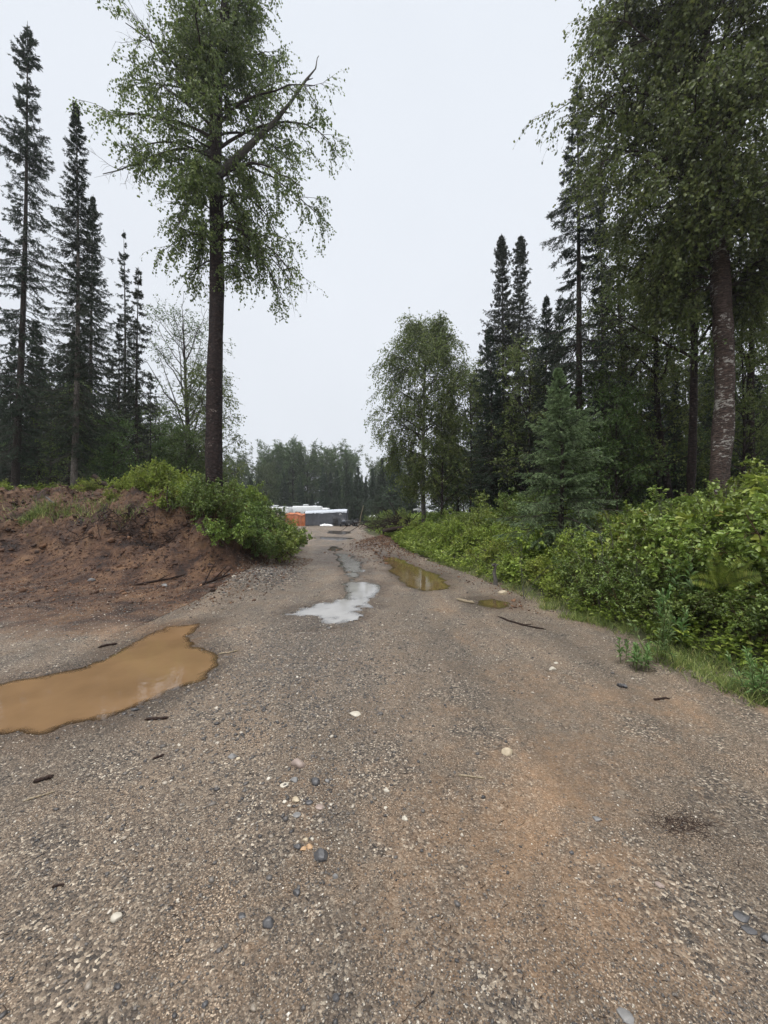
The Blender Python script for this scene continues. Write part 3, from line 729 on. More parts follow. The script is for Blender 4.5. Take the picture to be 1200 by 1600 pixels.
P[..., 2] = terrain(P[..., 0].ravel(), P[..., 1].ravel()).reshape(P.shape[:2]) + .003; a = Acc(); tubes(a, P, (.0007 * (1 + .3 * y))[:, None] * np.ones((1, 4)), 3)
tag(a.build('litter', 'wood_wet'), 'fine dark twigs and bark crumbs scattered over the gravel', 'litter', kind='stuff')
# matted patch of old brown roots pressed in the silt
a = Acc(); r = np.random.default_rng(5); x0, y0 = G(1065, 1285)
nn_ = 260; S = np.column_stack([x0 + r.normal(0, .085, nn_), y0 + r.normal(0, .040, nn_), np.zeros(nn_)]); D = np.column_stack([r.normal(0, 1, nn_), r.normal(0, .6, nn_), np.zeros(nn_)])
P = grow(S, D, r.uniform(.02, .08, nn_), 6, 0, .35, r); P[..., 2] = terrain(P[..., 0].ravel(), P[..., 1].ravel()).reshape(P.shape[:2]) + .0005
tubes(a, P, np.full(P.shape[:2], .0009), 4); tag(a.build('root_mat', 'wood_wet'), 'matted patch of brown rootlets pressed into the silt', 'roots', kind='stuff')

# ------------------------------------------------------------------ trees
def bez(S, E, arch, k, wob, rng):
    t = np.linspace(0, 1, k)[:, None]; C = (S + E) / 2 + np.array([0, 0, arch]) + rng.normal(0, wob, 3)
    P = (1 - t) ** 2 * S + 2 * t * (1 - t) * C + t ** 2 * E
    w_ = np.cumsum(rng.normal(0, wob * .22, (k, 3)), 0); w_ -= w_[0]; return P + w_ * np.sin(t * 1.5)
def trunk_tube(acc, pts, radii, rng, k=40, sides=16, flare=1.5, lump=.05):
    pts = np.array(pts, float); z = pts[:, 2]; zz = np.linspace(z[0], z[-1], k)
    P = np.column_stack([np.interp(zz, z, pts[:, 0]), np.interp(zz, z, pts[:, 1]), zz])
    ker = np.array([1, 2, 3, 2, 1]) / 9.
    for c in (0, 1):
        P[:, c] = np.convolve(np.pad(P[:, c], 2, mode='edge'), ker, 'valid')
    R = np.interp(zz, z, radii); R = R * (1 + lump * rng.normal(size=k)); R = R * (1 + (flare - 1) * np.exp(-(zz - zz[0]) / .35)); R[-1] = .004
    n0 = acc.n; V = tubes(acc, P, R, sides)
    V = acc.v[-1].reshape(k, sides, 3); d = V - P[:, None]; g = fbm(np.arange(sides)[None] * 1.7 + np.zeros((k, 1)), zz[:, None] * 1.5 + np.zeros((1, sides)), 3, 1.0)
    V += d * (g * .16)[..., None]; V[:, -1] = V[:, -1]
    acc.v[-1] = V.reshape(-1, 3)
    return P, R
def birch(name, trunk, radii, limbs, rng, label=None, leafm='birch_leaf', barkm='bark_birch', twigm='bark_twig', n2=9, n3=6, nl=12,
          leaf=(.055, .045), droop=.9, l2=.32, twig=(.35, .8), dead=(), cat='tree', sides=16, clump=.0, lside=5, l2max=1.6):
    """limbs: list of (z on trunk, end offset xyz from that point, arch, leafiness)"""
    root = empty(name, label=label, cat=cat)
    a = Acc(); TP, TR = trunk_tube(a, trunk, radii, rng, sides=sides); a.build('trunk', barkm, root)
    wood = Acc(); crown = Acc(); LP = []; LL = []
    dead_w = Acc()
    def at(z): return np.array([np.interp(z, TP[:, 2], TP[:, i]) for i in range(3)]), float(np.interp(z, TP[:, 2], TR))
    for (z, e_, arch, leafy) in limbs:
        S, r0 = at(z); E = S + np.array(e_, float); L = np.linalg.norm(E - S)
        P = bez(S, E, arch, 10, .07 * L, rng); rr = min(r0 * .45, .0105 * L + .010)
        R = rr * (1 - .85 * np.linspace(0, 1, 10)) + .004
        tubes(wood if leafy > 0 else dead_w, P, R, lside + 2)
        LP.append(P); LL.append((L, leafy))
    for lv in (1, 0):
        sel = [i for i, (L, lf) in enumerate(LL) if (lf > 0) == bool(lv)]
        if not sel: continue
        P1 = np.array([LP[i] for i in sel]); L1 = np.array([LL[i][0] for i in sel]); F = np.array([LL[i][1] for i in sel])
        if lv == 0:
            p, t, tt, pi = sample(P1, 9, .25, 1, rng); l = np.clip(L1[pi] * .32 * rng.uniform(.5, 1.2, len(p)), .25, 1.3)
            P2 = grow(p, off(t, rng.uniform(.5, .9, len(p)), rng), l, 6, -.25, .22, rng); tubes(dead_w, P2, np.linspace(.009, .003, 6)[None] * np.ones((len(p), 1)), 4)
            p, t, tt, pi = sample(P2, 6, .2, 1, rng); P3 = grow(p, off(t, rng.uniform(.4, .8, len(p)), rng), rng.uniform(.12, .4, len(p)), 4, -.3, .25, rng)
            tubes(dead_w, P3, np.linspace(.004, .0015, 4)[None] * np.ones((len(p), 1)), 3); continue
        p, t, tt, pi = sample(P1, n2, .18, 1, rng)
        l = np.clip(L1[pi] * l2 * (1.2 - .5 * tt) * rng.uniform(.6, 1.3, len(p)), .3, l2max)
        d = off(t, rng.uniform(.45, 1.0, len(p)), rng)
        P2 = grow(p, d, l, 6, -droop * .45, .16, rng); R2 = (.0045 + .0075 * l)[:, None] * np.linspace(1, .35, 6)[None]; tubes(wood, P2, R2, 4)
        keepf = F[pi]
        p, t, tt, pj = sample(P2, n3, .1, 1, rng); f = keepf[pj]
        ok = rng.random(len(p)) < f; p, t, pj = p[ok], t[ok], pj[ok]
        l = rng.uniform(twig[0], twig[1], len(p))
        P3 = grow(p, off(t, rng.uniform(.3, .9, len(p)), rng), l, 5, -droop * 1.5, .15, rng); tubes(wood, P3, np.linspace(.0035, .0016, 5)[None] * np.ones((len(p), 1)), 3)
        p, t, tt, pk = sample(P3, nl, .08, 1.05, rng)
        m_ = len(p); p = p + rng.normal(0, .022, (m_, 3))
        d = nrm(t * .5 + rng.normal(0, .6, (m_, 3)) + np.array([0, 0, -.55])); nn = rng.normal(0, 1, (m_, 3)) + np.array([0, 0, .5])
        tw = rng.random(len(P3)) * .5
        lf = rng.uniform(.7, 1.25, m_)
        leaves(crown, p, d, nn, leaf[0] * lf, leaf[1] * lf, np.clip(tw[pk] + rng.random(m_) * .5, 0, .999))
    wood.build('branches', twigm, root)
    if dead_w.n: dead_w.build('dead_branch', 'bark_dead', root)
    if crown.n: crown.build('crown', leafm, root)
    return root
def auto_limbs(z0, z1, n, rfun, rng, up=.35, arch=.15, leafy=1.0, az0=0):
    out_ = []
    for i in range(n):
        f = (i + rng.uniform(-.3, .3)) / n; f = min(max(f, 0), 1); z = z0 + (z1 - z0) * f
        az = az0 + i * 2.4 + rng.uniform(-.4, .4); r = rfun(f) * rng.uniform(.7, 1.1)
        out_.append((z, (r * math.cos(az), r * math.sin(az), r * (up + .5 * f) * rng.uniform(.6, 1.3)), r * arch, leafy))
    return out_

def spruce(name, h, r0, rmax, rng, z0=.12, nb=170, nt=13, nbl=8, blade=(.085, .020), mat='needle', droop=.5, label=None, gaps=.25, prof=None, barkm='bark_spruce',
           deadz=0.0, ndead=0, lean=(0, 0), elev=.05, twl=(.14, .36), upt=.35, club=0, cat='spruce'):
    root = empty(name, label=label, cat=cat)
    a = Acc(); k = 30; zz = np.linspace(-.5, h, k); bend = np.sin(np.linspace(0, 3, k)) * .12
    P = np.column_stack([bend + lean[0] * np.clip(zz, 0, h) / h, lean[1] * np.clip(zz, 0, h) / h + bend * .5, zz])
    R = r0 * .82 * (1 - np.clip(zz, 0, h) / h) ** 1.0 + .006; R *= 1 + .35 * np.exp(-np.clip(zz, 0, 9) / .3)
    tubes(a, P, R, 10); a.build('trunk', barkm, root)
    def at(z): return np.column_stack([np.interp(z, zz, P[:, i]) for i in range(3)])
    prof = prof or (lambda f: (1 - f) ** .75 * (.55 + .45 * np.minimum(1, f / .2)))
    nb = int(nb * 1.45); f = np.sort(rng.random(nb)) ** 1.0; z = h * (z0 + (1 - z0) * f * .985)
    thin = fbm(f * 9 + 3, np.full(nb, h), 2, 1.3)       # uneven bands along the trunk
    L = rmax * prof(f) * (1 + .75 * thin) * rng.uniform(.5, 1.25, nb) + .10 * (1 - f) + .015
    if club: L += club * np.exp(-((f - .93) / .05) ** 2) * rng.uniform(.3, 1, nb)
    az = np.arange(nb) * 2.39996 + rng.normal(0, .3, nb)
    keep = rng.random(nb) > gaps * (thin < .1)
    z, L, az, f = z[keep], L[keep], az[keep], f[keep]; nb = len(z)
    e_ = elev + .75 * f ** 2 + rng.normal(0, .10, nb)
    D = np.column_stack([np.cos(az) * np.cos(e_), np.sin(az) * np.cos(e_), np.sin(e_)])
    S = at(z); B = grow(S, D, L, 8, 0, .05, rng)
    tt = np.linspace(0, 1, 8)[None]; B[..., 2] += (-droop * (1 - f * .8)[:, None] * L[:, None] * tt ** 1.3 * (1 - upt * tt ** 3))
    wood = Acc(); tubes(wood, B, (.004 + .008 * L)[:, None] * (1 - .75 * tt), 4)
    cr = Acc()
    ntw = int(nt * 1.5)
    p, t, u, pi = sample(B, ntw, .12, 1.0, rng)
    side = np.cross(t, np.array([0, 0, 1.])); side = nrm(side) * np.where(rng.random(len(p)) < .5, 1, -1)[:, None]
    Lb = L[pi]
    keep = rng.random(len(p)) < np.clip(Lb / rmax * 1.4 + .25, 0, 1); p, t, u, pi, side, Lb = p[keep], t[keep], u[keep], pi[keep], side[keep], Lb[keep]
    tl = rng.uniform(twl[0], twl[1], len(p)) * (1.15 - .6 * u) * np.clip(Lb / rmax * 1.6, .22, 1.1)
    D2 = nrm(t * .75 + side * rng.uniform(.3, .9, len(p))[:, None] + np.array([0, 0, -.35]) * rng.uniform(0, 1.6, len(p))[:, None])
    T2 = grow(p, D2, tl, 4, -.5, .08, rng)
    # tip leader of each branch too
    tip = grow(B[:, -1], nrm(B[:, -1] - B[:, -2]), twl[0] * np.clip(1.25 - f, .2, 1), 4, 0, .05, rng); T2 = np.concatenate([T2, tip]); tl = np.concatenate([tl, np.full(nb, twl[0])])
    tubes(wood, T2, np.full(T2.shape[:2], .0035), 3)
    p, t, u, pj = sample(T2, nbl, 0, 1.02, rng); m_ = len(p)
    d = off(t, rng.uniform(.35, .95, m_), rng); d[:, 2] += .05
    lf = rng.uniform(.7, 1.2, m_) * blade[0]
    leaves(cr, p, d, rng.normal(0, 1, (m_, 3)), lf, lf * blade[1] / blade[0], np.clip((rng.random(len(T2)) * .55)[pj] + rng.random(m_) * .3 + .15 * u, 0, .999))
    wood.build('branches', 'bark_twig', root); cr.build('crown', mat, root)
    if ndead:
        da = Acc(); z = rng.uniform(.04, deadz, ndead) * h; az = rng.uniform(0, 6.28, ndead); e_ = rng.uniform(-.5, .1, ndead)
        D = np.column_stack([np.cos(az) * np.cos(e_), np.sin(az) * np.cos(e_), np.sin(e_)])
        B = grow(at(z), D, rng.uniform(.4, 1.2, ndead) * min(1, rmax), 6, -.35, .12, rng); tubes(da, B, np.linspace(.009, .003, 6)[None] * np.ones((ndead, 1)), 4)
        p, t, u, pi = sample(B, 7, .2, 1, rng); T = grow(p, off(t, .8, rng), rng.uniform(.1, .35, len(p)), 4, -.4, .2, rng); tubes(da, T, np.full(T.shape[:2], .0028), 3)
        da.build('dead_branch', 'bark_dead', root)
    return root

R = np.random.default_rng
def sprouts(z0, z1, n, rng, a_, b_):
    out_ = []
    for i in range(n):
        az = rng.uniform(0, 6.28); q = rng.uniform(a_, b_); out_.append((z0 + (z1 - z0) * rng.random(), (q * math.cos(az), q * math.sin(az), q * rng.uniform(-.4, .7)), .1, .6))
    return out_
# --- the tall birch on the berm, left of the road
r = R(21)
limbs = [
 (10.6, (-3.0, .3, 1.0), .5, 1), (10.9, (-2.3, 1.2, 2.1), .5, 1), (11.2, (-2.0, -1.0, 1.6), .5, 1), (12.6, (-1.7, .2, 4.2), .2, 1), (12.9, (-1.5, .6, 2.0), .5, 1),
 (9.5, (-1.6, .9, -.3), .6, 1), (9.2, (-1.3, -1.0, .1), .5, 1), (8.3, (-.9, .4, -.6), .4, .7), (10.0, (-2.2, -.4, -.2), .7, .8),
 (10.3, (3.2, .2, .3), 1.3, 1), (9.8, (2.6, 1.1, -.2), 1.1, 1), (9.4, (2.5, -.9, -1.0), 1.4, 1), (10.9, (2.9, -.4, .5), .9, 1), (11.4, (1.4, .9, 1.2), .5, 1), (8.9, (1.9, .1, -1.3), 1.2, .85),
 (8.1, (1.3, .7, -.9), .9, .7), (7.9, (1.4, -.5, -.6), .8, .45), (12.3, (1.3, .6, 1.6), .3, 1), (13.0, (1.1, -.7, 1.8), .3, 1), (13.8, (.9, .3, 2.4), .3, 1),
 (13.4, (-1.0, 1.2, 2.8), .3, 1), (12.1, (.4, 2.2, 1.8), .6, 1), (11.0, (.3, -2.2, 1.4), .6, 1), (9.9, (-.3, 1.9, .4), .7, 1), (10.1, (.7, -1.9, .1), .7, 1), (14.6, (.7, .2, 2.4), .2, 1),
 (14.9, (-1.0, .2, 2.6), .2, 1), (15.6, (.5, -.8, 2.2), .2, 1), (16.4, (-.5, .6, 1.8), .2, 1), (9.0, (.6, 1.2, -.4), .6, 1), (8.6, (-.2, -1.1, -.2), .5, 1), (8.4, (.5, .7, -.3), .5, .9),
 (11.7, (-2.3, .2, .9), .6, .8), (11.9, (.9, -1.5, 1.6), .4, 1), (13.2, (-.7, -1.5, 2.0), .4, 1), (14.0, (.1, 1.5, 2.2), .4, 1), (10.7, (1.7, 1.6, .6), .6, 1), (10.5, (-1.3, 1.7, .7), .6, 1),
 (7.6, (1.9, .2, -1.3), 1.0, .45), (7.2, (1.1, -.3, -.9), .6, .4), (7.1, (-.9, .2, -.5), .4, .4), (8.0, (2.3, -.3, -1.7), 1.1, .5), (7.7, (-1.3, -.3, -.6), .5, .4),
 # bare ones
 (10.2, (-3.3, -.3, -.7), .6, 0), (11.2, (-2.7, .7, 3.2), .3, 0), (9.6, (-1.7, .6, -1.4), .4, 0), (8.2, (2.0, .3, -1.5), .8, 0),
]
b1 = birch('birch_tree', [(.05, 0, -.6), (0, 0, 0), (-.05, 0, 3), (.05, 0, 6), (.02, 0, 9), (-.02, 0, 11.5), (.12, 0, 13), (.35, 0, 16), (.45, 0, 19)],
           [.25, .235, .215, .20, .185, .16, .13, .085, .03], limbs + sprouts(6.9, 15, 34, r, .5, 1.3), r, 'tall lone birch with dark bare trunk on the berm left of the road', n2=13, n3=8, nl=12, leaf=(.070, .055), droop=.75, l2=.34)
# the broken dead limb reaching up to the right
a = Acc(); P = bez(np.array([.1, 0, 9.6]), np.array([2.95, .1, 12.85]), -.3, 12, .12, r); tubes(a, P, np.linspace(.125, .022, 12) * (1 + .1 * r.normal(size=12)), 8)
for ti, v in ((.72, (.38, .1, -.12)), (.82, (.05, 0, -.38)), (.9, (-.12, .1, .25)), (1., (.08, 0, .38)), (.95, (.2, 0, .08)), (.6, (.2, 0, -.2)), (.5, (-.3, .1, .7)), (.38, (.1, .2, 1.0))):
    p = P[int(ti * 11)]; Q = grow(p[None], np.array([v]), np.linalg.norm(v), 5, 0, .15, r); tubes(a, Q, np.linspace(.022, .008, 5)[None], 5)
a.build('broken_limb', 'bark_dead', b1)
X, Y = -4.85, 11.0; place(b1, X, Y, 1, 0, z=1.78)

# --- the big birch right of frame, hanging over the bank
r = R(33)
limbs = [
 (6.6, (-2.3, .6, .9), .6, 1), (7.3, (-3.0, -.2, 1.2), .7, 1), (7.9, (-3.3, .4, 2.2), .7, 1), (8.9, (-3.2, -.5, 2.2), .7, 1), (9.5, (-3.0, .3, 3.0), .6, 1), (5.9, (-1.9, -.5, .5), .6, 1),
 (5.5, (-1.4, .8, .2), .6, 1), (6.2, (-1.7, 1.2, .4), .6, 1), (6.9, (-1.2, -1.3, .5), .6, 1), (10.1, (-2.2, .2, 3.0), .5, 1), (10.8, (-1.8, -.6, 3.1), .5, 1), (11.6, (-1.5, .6, 2.8), .4, 1),
 (7.6, (-3.4, .1, .6), 1.1, 1), (8.4, (-2.2, 1.6, 1.2), .7, 1), (6.4, (2.2, .3, 1.2), .6, 1), (7.0, (2.8, -.5, 1.5), .6, 1), (8.2, (3.0, .4, 1.9), .6, 1), (9.4, (2.6, .3, 2.4), .5, 1),
 (5.8, (1.6, .9, .4), .6, 1), (5.4, (1.2, -.7, .3), .5, 1), (7.8, (1.5, 1.8, 1.4), .6, 1), (9.0, (-.3, 2.3, 1.8), .6, 1), (10.2, (.9, 1.6, 2.4), .5, 1), (7.2, (.3, 2.2, .8), .7, 1),
 (8.0, (.2, -1.9, 1.0), .6, 1), (9.8, (-.6, -1.7, 1.9), .6, 1), (11.2, (1.5, -.4, 2.6), .4, 1), (12.2, (.6, .8, 2.4), .3, 1), (12.6, (-.7, -.6, 2.2), .3, 1), (6.0, (-.3, 1.4, .3), .6, 1), (5.2, (-1.0, .2, -.1), .6, .9),
 (8.6, (-3.6, .3, 1.0), 1.0, 1), (6.8, (-2.6, -.8, .2), 1.0, 1), (9.2, (-2.6, 1.2, 1.3), .8, 1), (10.5, (-2.7, .6, 1.8), .8, 1), (11.0, (-2.4, -.2, 1.2), .9, 1), (5.0, (1.0, .2, 0), .4, .8),
 (7.5, (-1.9, -1.2, 1.2), .7, 1), (10.0, (-1.2, 1.8, 1.6), .6, 1), (9.9, (2.2, -1.0, 1.6), .6, 1), (5.6, (-2.0, .4, -.3), .9, .9),
]
limbs = [(z_, (e3[0] * .74 if e3[0] < 0 else e3[0], e3[1], e3[2]), ar, lf_) for z_, e3, ar, lf_ in limbs]
b2 = birch('birch_tree', [(-.02, 0, -1.2), (0, 0, 0), (-.05, 0, 1.2), (.14, 0, 2.5), (.10, 0, 4.5), (0, 0, 6.5), (-.1, 0, 8.5), (-.25, 0, 11), (-.35, 0, 14.5)],
           [.25, .215, .19, .18, .175, .155, .125, .08, .02], limbs + sprouts(5.2, 13, 40, r, .6, 1.6), r, 'largest birch, reddish peeling trunk above the shrubs at the right', leafm='birch_leaf_dark', barkm='bark_birch_red', n2=15, n3=9, nl=12, leaf=(.074, .057), droop=1.0, l2=.42, l2max=1.8, twig=(.4, 1.0))
place(b2, 7.62, 8.7, 1, 0, z=1.35)

# --- roadside birch in the middle distance
r = R(44)
def egg(f): return 3.1 * (math.sin(min(1, f * 1.25 + .12) * math.pi * .62) ** .8) * (1 - f ** 3 * .75)
limbs = auto_limbs(2.2, 12.0, 70, egg, r, .15, .28)
b3 = birch('birch_tree', [(0, 0, -.6), (0, 0, 0), (-.1, 0, 3), (.0, 0, 7), (.1, 0, 12.6)], [.17, .15, .12, .07, .01], limbs, r, 'round crowned birch with pale scarred trunk beside the road bend', n2=12, n3=9, nl=9, leaf=(.09, .07), droop=1.1, l2=.40, leafm='birch_leaf', barkm='bark_grey', twig=(.5, 1.2), sides=10)
place(b3, 2.3, 22.0, .97, 0)

# --- forked thin birches inside the wood and the half dead one on the left
r = R(51)
limbs = auto_limbs(4.5, 12, 20, lambda f: 2.3 * (1 - .5 * f), r, .8, .1, .55)
b4 = birch('birch_tree', [(0, 0, -.6), (0, 0, 0), (.1, 0, 4), (-.2, 0, 8), (-.3, 0, 13)], [.15, .13, .11, .07, .01], limbs, r, n2=12, n3=8, nl=10, leaf=(.085, .065), droop=.6, sides=10, leafm='birch_leaf_dark')
r = R(52)
limbs = auto_limbs(4.2, 12.2, 26, lambda f: 3.0 * (1 - .45 * f), r, 1.0, -.1, .55)
limbs += auto_limbs(2.8, 7, 12, lambda f: 2.0, r, .4, .2, .7) + [(5, (-1.8, 0, 5), -.3, 0), (6, (1.6, .2, 5), -.3, 0), (7, (-.9, 0, 5), -.2, 0), (6.5, (.9, 0, 5.2), -.2, 0)]
b5 = birch('birch_tree', [(0, 0, -.6), (0, 0, 0), (.1, 0, 4), (-.1, 0, 8), (-.3, 0, 13)], [.20, .18, .15, .10, .02], limbs, r, 'half dead birch with bare grey top behind the lone birch', n2=10, n3=6, nl=6, leaf=(.09, .07), droop=.4, sides=10, twigm='bark_dead', leafm='aspen_leaf')
place(b5, -12.3, 24, 1.0, .4)

# --- spruces, five habits
s1 = spruce('spruce_tree', 16.5, .15, 1.40, R(61), z0=.14, nb=300, nt=16, nbl=9, droop=.75, deadz=.18, ndead=40, gaps=.2, barkm='bark_grey', label='slim dense spruce with pale bare lower trunk behind the berm')
s2 = spruce('spruce_tree', 19.5, .17, 1.70, R(62), z0=.13, nb=320, nt=18, nbl=9, droop=.75, gaps=.4, deadz=.2, ndead=30, label='tallest spruce, ragged, at the left edge of the photograph', club=.25)
s3 = spruce('spruce_tree', 17.0, .15, .95, R(63), z0=.30, nb=150, nt=13, nbl=9, droop=.7, gaps=.45, deadz=.3, ndead=30, blade=(.10, .024), label='slender open spruce between the dense spruce and half dead birch')
s4 = spruce('spruce_tree', 14.5, .16, 1.9, R(64), z0=.22, nb=170, nt=26, nbl=10, droop=.55, gaps=.35, twl=(.2, .5), label='dark spruce with long drooping boughs behind the young spruce', mat='needle', upt=.1)
s5 = spruce('spruce_tree', 16.0, .14, 1.6, R(65), z0=.10, nb=320, nt=15, nbl=8, droop=.6, gaps=.2, club=.12, mat='needle_warm', blade=(.11, .028), label='left of two close spruces with brownish cone laden tops')
s6 = spruce('spruce_tree', 12.0, .12, 1.7, R(66), z0=.04, nb=220, nt=16, nbl=7, droop=.45, gaps=.15, blade=(.12, .03), deadz=.3, ndead=30)
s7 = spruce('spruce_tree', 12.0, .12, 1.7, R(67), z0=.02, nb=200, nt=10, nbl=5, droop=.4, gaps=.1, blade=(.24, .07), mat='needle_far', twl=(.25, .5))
s8 = spruce('spruce_tree', 14.0, .14, 1.1, R(68), z0=.3, nb=110, nt=12, nbl=6, droop=.6, gaps=.45, blade=(.15, .035), deadz=.35, ndead=60, mat='needle_warm')

def PX(px, D): return (px - 600) / 600 * D
place(s2, PX(20, 14), 14.0, .945, 0, z=1.35, tilt=(0, .02))
place(s1, PX(113, 13.5), 13.5, .90, 0, z=1.45)
place(s3, PX(190, 22), 22, .97, 0)
place(s3, PX(212, 27), 27, .80, 2.0, 'shorter slender spruce just right of the tall open one, left of the road')
place(s3, PX(243, 31), 31, .64, 4.0, 'small thin spruce standing low between open spruce and half dead birch')
place(s1, PX(130, 18), 18.5, .93, 2.2, 'dense dark spruce directly behind the slim pale trunked one')
place(s4, PX(905, 13), 13, 1.05, .5, z=1.3)
place(s5, PX(784, 20), 20, .93, 0)
place(s5, PX(816, 21), 21, .97, 2, 'right of two close spruces with brownish cone laden tops')
place(s8, PX(752, 24), 24, .78, 1, 'thin open spruce right of the round crowned roadside birch')
place(s8, PX(708, 27), 27, .75, 3, 'thin open spruce behind the round crowned roadside birch')
place(s6, PX(855, 17), 17, .82, 1, 'bushy spruce behind the young spruce, between it and the cone laden pair')
place(b4, PX(978, 16), 16, 1.0, 0, 'forked thin birch seen against the sky right of the drooping spruce')
place(b4, PX(1050, 12), 12, .82, 2.2, 'dark leaning birch standing left of the largest birch', tilt=(0, .09))
place(b4, PX(1078, 10.5), 10.5, .8, 4.2, 'crooked black stemmed birch right behind the largest birch', tilt=(0, .16))
place(s8, PX(938, 15.5), 15.5, .9, 5, 'thin dark spruce between drooping spruce and forked birch')
place(s8, PX(1010, 17.5), 18, .85, 6, 'thin dark spruce between forked birch and leaning birch')
place(s8, PX(60, 16.5), 16.5, .55, 2, 'short scraggy spruce between the tallest spruce and the slim dense one')
place(s8, PX(885, 19), 19.5, .8, 2.5, 'thin scraggy spruce deep in the wood behind the drooping spruce')
place(b4, PX(1185, 12), 12.2, .9, 1.2, 'dark leafy birch at the right edge behind the largest birch')
place(b4, PX(1235, 15), 15, .85, 3.2, 'leafy birch far right, partly outside the photograph')
# wood behind, both sides
rr = R(77)
def scatter(n_, px0, px1, d0, d1, protos, s0, s1, mind=1.6, pts=[]):
    c = 0; tries = 0
    while c < n_ and tries < 4000:
        tries += 1
        d = rr.uniform(d0, d1); x = PX(rr.uniform(px0, px1), d)
        if min(float(sdist(LEFT, x, d)), 99) < 3 and float(sdist(RIGHT, x, d)) < 2.2 and d < 60: continue
        if any((x - a_) ** 2 + (d - b_) ** 2 < mind ** 2 for a_, b_ in pts): continue
        pts.append((x, d)); pr, lb, gp = protos[rr.integers(len(protos))]
        s = rr.uniform(s0, s1); place(pr, x, d, (s * rr.uniform(.9, 1.1), s * rr.uniform(.9, 1.1), s), rr.uniform(0, 6.28), lb, gp); c += 1
LW = 'trees of the wood behind the left berm'; RW = 'trees of the wood right of the road'
PL = [(s6, 'bushy dark spruce deep in the wood behind the left berm', LW), (s8, 'thin scraggy spruce deep in the wood behind the left berm', LW), (s1, 'narrow dense spruce deep in the wood behind the left berm', LW)]
PR = [(s6, 'bushy dark spruce deep in the wood right of the road', RW), (s8, 'thin scraggy spruce deep in the wood right of the road', RW)]
scatter(44, -60, 240, 16, 34, PL[:1] + PL[1:2], .45, .8)
scatter(12, -60, 170, 24, 40, PL, .7, .95)
scatter(14, 120, 330, 28, 42, PL[:1], .38, .6)
scatter(48, 720, 1260, 17, 36, PR, .5, .95)
scatter(10, 860, 1260, 13, 20, PR[:1], .38, .55)

# leafy understorey trees
r = R(81)
u1 = birch('sapling', [(0, 0, -.3), (0, 0, 0), (.1, 0, 2.5), (0, 0, 5.2)], [.06, .05, .04, .01], auto_limbs(.5, 4.8, 26, lambda f: 1.5 * (1 - .55 * f), r, .7, .1), r, 'leafy sapling', n2=7, n3=5, nl=8, leaf=(.09, .065), droop=.3, leafm='aspen_leaf', sides=8, cat='sapling')
u2 = birch('sapling', [(0, 0, -.3), (0, 0, 0), (.1, 0, 3.5), (0, 0, 8)], [.09, .08, .05, .01], auto_limbs(1.0, 7.5, 30, lambda f: 1.9 * (1 - .5 * f), r, .5, .15), r, 'leafy sapling', n2=8, n3=5, nl=8, leaf=(.09, .065), droop=.6, leafm='birch_leaf', sides=8, cat='tree')
PU = [(u1, 'green leafy sapling at the edge of the wood behind the left berm', LW), (u2, 'leafy young birch in the wood behind the left berm', LW)]
scatter(20, 225, 335, 19, 32, PU, .6, 1.0, 1.2)
scatter(12, 20, 230, 15, 24, PU, .5, .75, 1.2)
PU = [(u1, 'green leafy sapling in the wood right of the road', RW), (u2, 'leafy young birch in the wood right of the road', RW)]
scatter(16, 690, 870, 20, 33, PU, .6, 1.05, 1.2)
scatter(24, 870, 1260, 11.5, 24, PU, .5, 1.1, 1.2)
place(u2, PX(690, 20.5), 20.5, .9, 1, 'leafy young birch standing right against the round crowned birch')
place(u2, PX(830, 18), 18, 1.05, 2, 'bright young birch crown between the cone laden pair and drooping spruce')

# far tree line beyond the lot
r = R(91)
f1 = birch('birch_tree', [(0, 0, -.3), (0, 0, 0), (.1, 0, 6), (0, 0, 14.5)], [.18, .16, .11, .02], auto_limbs(2.5, 13.8, 46, lambda f: 2.6 * math.sin(min(1, f + .25) * 2.2) ** .6, r, .6, .1), r, 'far birch', n2=9, n3=6, nl=6, leaf=(.17, .13), droop=.5, leafm='birch_leaf_far', sides=8)
FT = 'far tree line beyond the vehicle lot'
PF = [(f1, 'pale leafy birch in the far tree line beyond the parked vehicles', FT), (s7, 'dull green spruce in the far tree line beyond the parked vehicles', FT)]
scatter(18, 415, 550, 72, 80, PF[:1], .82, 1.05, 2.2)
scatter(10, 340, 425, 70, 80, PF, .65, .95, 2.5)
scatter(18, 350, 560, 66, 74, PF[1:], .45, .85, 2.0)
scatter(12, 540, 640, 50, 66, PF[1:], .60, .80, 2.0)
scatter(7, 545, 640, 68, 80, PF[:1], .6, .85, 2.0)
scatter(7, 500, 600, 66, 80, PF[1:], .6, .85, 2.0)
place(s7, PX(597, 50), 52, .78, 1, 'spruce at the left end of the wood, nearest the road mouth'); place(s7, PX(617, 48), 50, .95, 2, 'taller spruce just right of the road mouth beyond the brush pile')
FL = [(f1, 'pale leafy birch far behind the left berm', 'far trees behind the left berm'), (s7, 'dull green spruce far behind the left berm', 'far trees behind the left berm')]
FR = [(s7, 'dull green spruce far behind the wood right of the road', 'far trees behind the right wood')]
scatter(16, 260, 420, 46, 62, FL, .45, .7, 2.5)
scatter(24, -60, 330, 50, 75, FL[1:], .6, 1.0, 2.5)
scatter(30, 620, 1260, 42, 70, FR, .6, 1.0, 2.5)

# young spruce on the bank
yng = spruce('young_spruce', 4.35, .065, 1.12, R(101), z0=.03, nb=130, nt=20, nbl=40, blade=(.034, .0085), mat='needle_young', droop=.42, gaps=.0, elev=.30, twl=(.14, .36), upt=.0, prof=lambda f: (1 - f) ** .8, label='young blue green spruce on the bank, branches down to the ground', cat='spruce')
place(yng, 4.12, 9.1, (1.2, 1.2, 1.0), 0, z=.72)

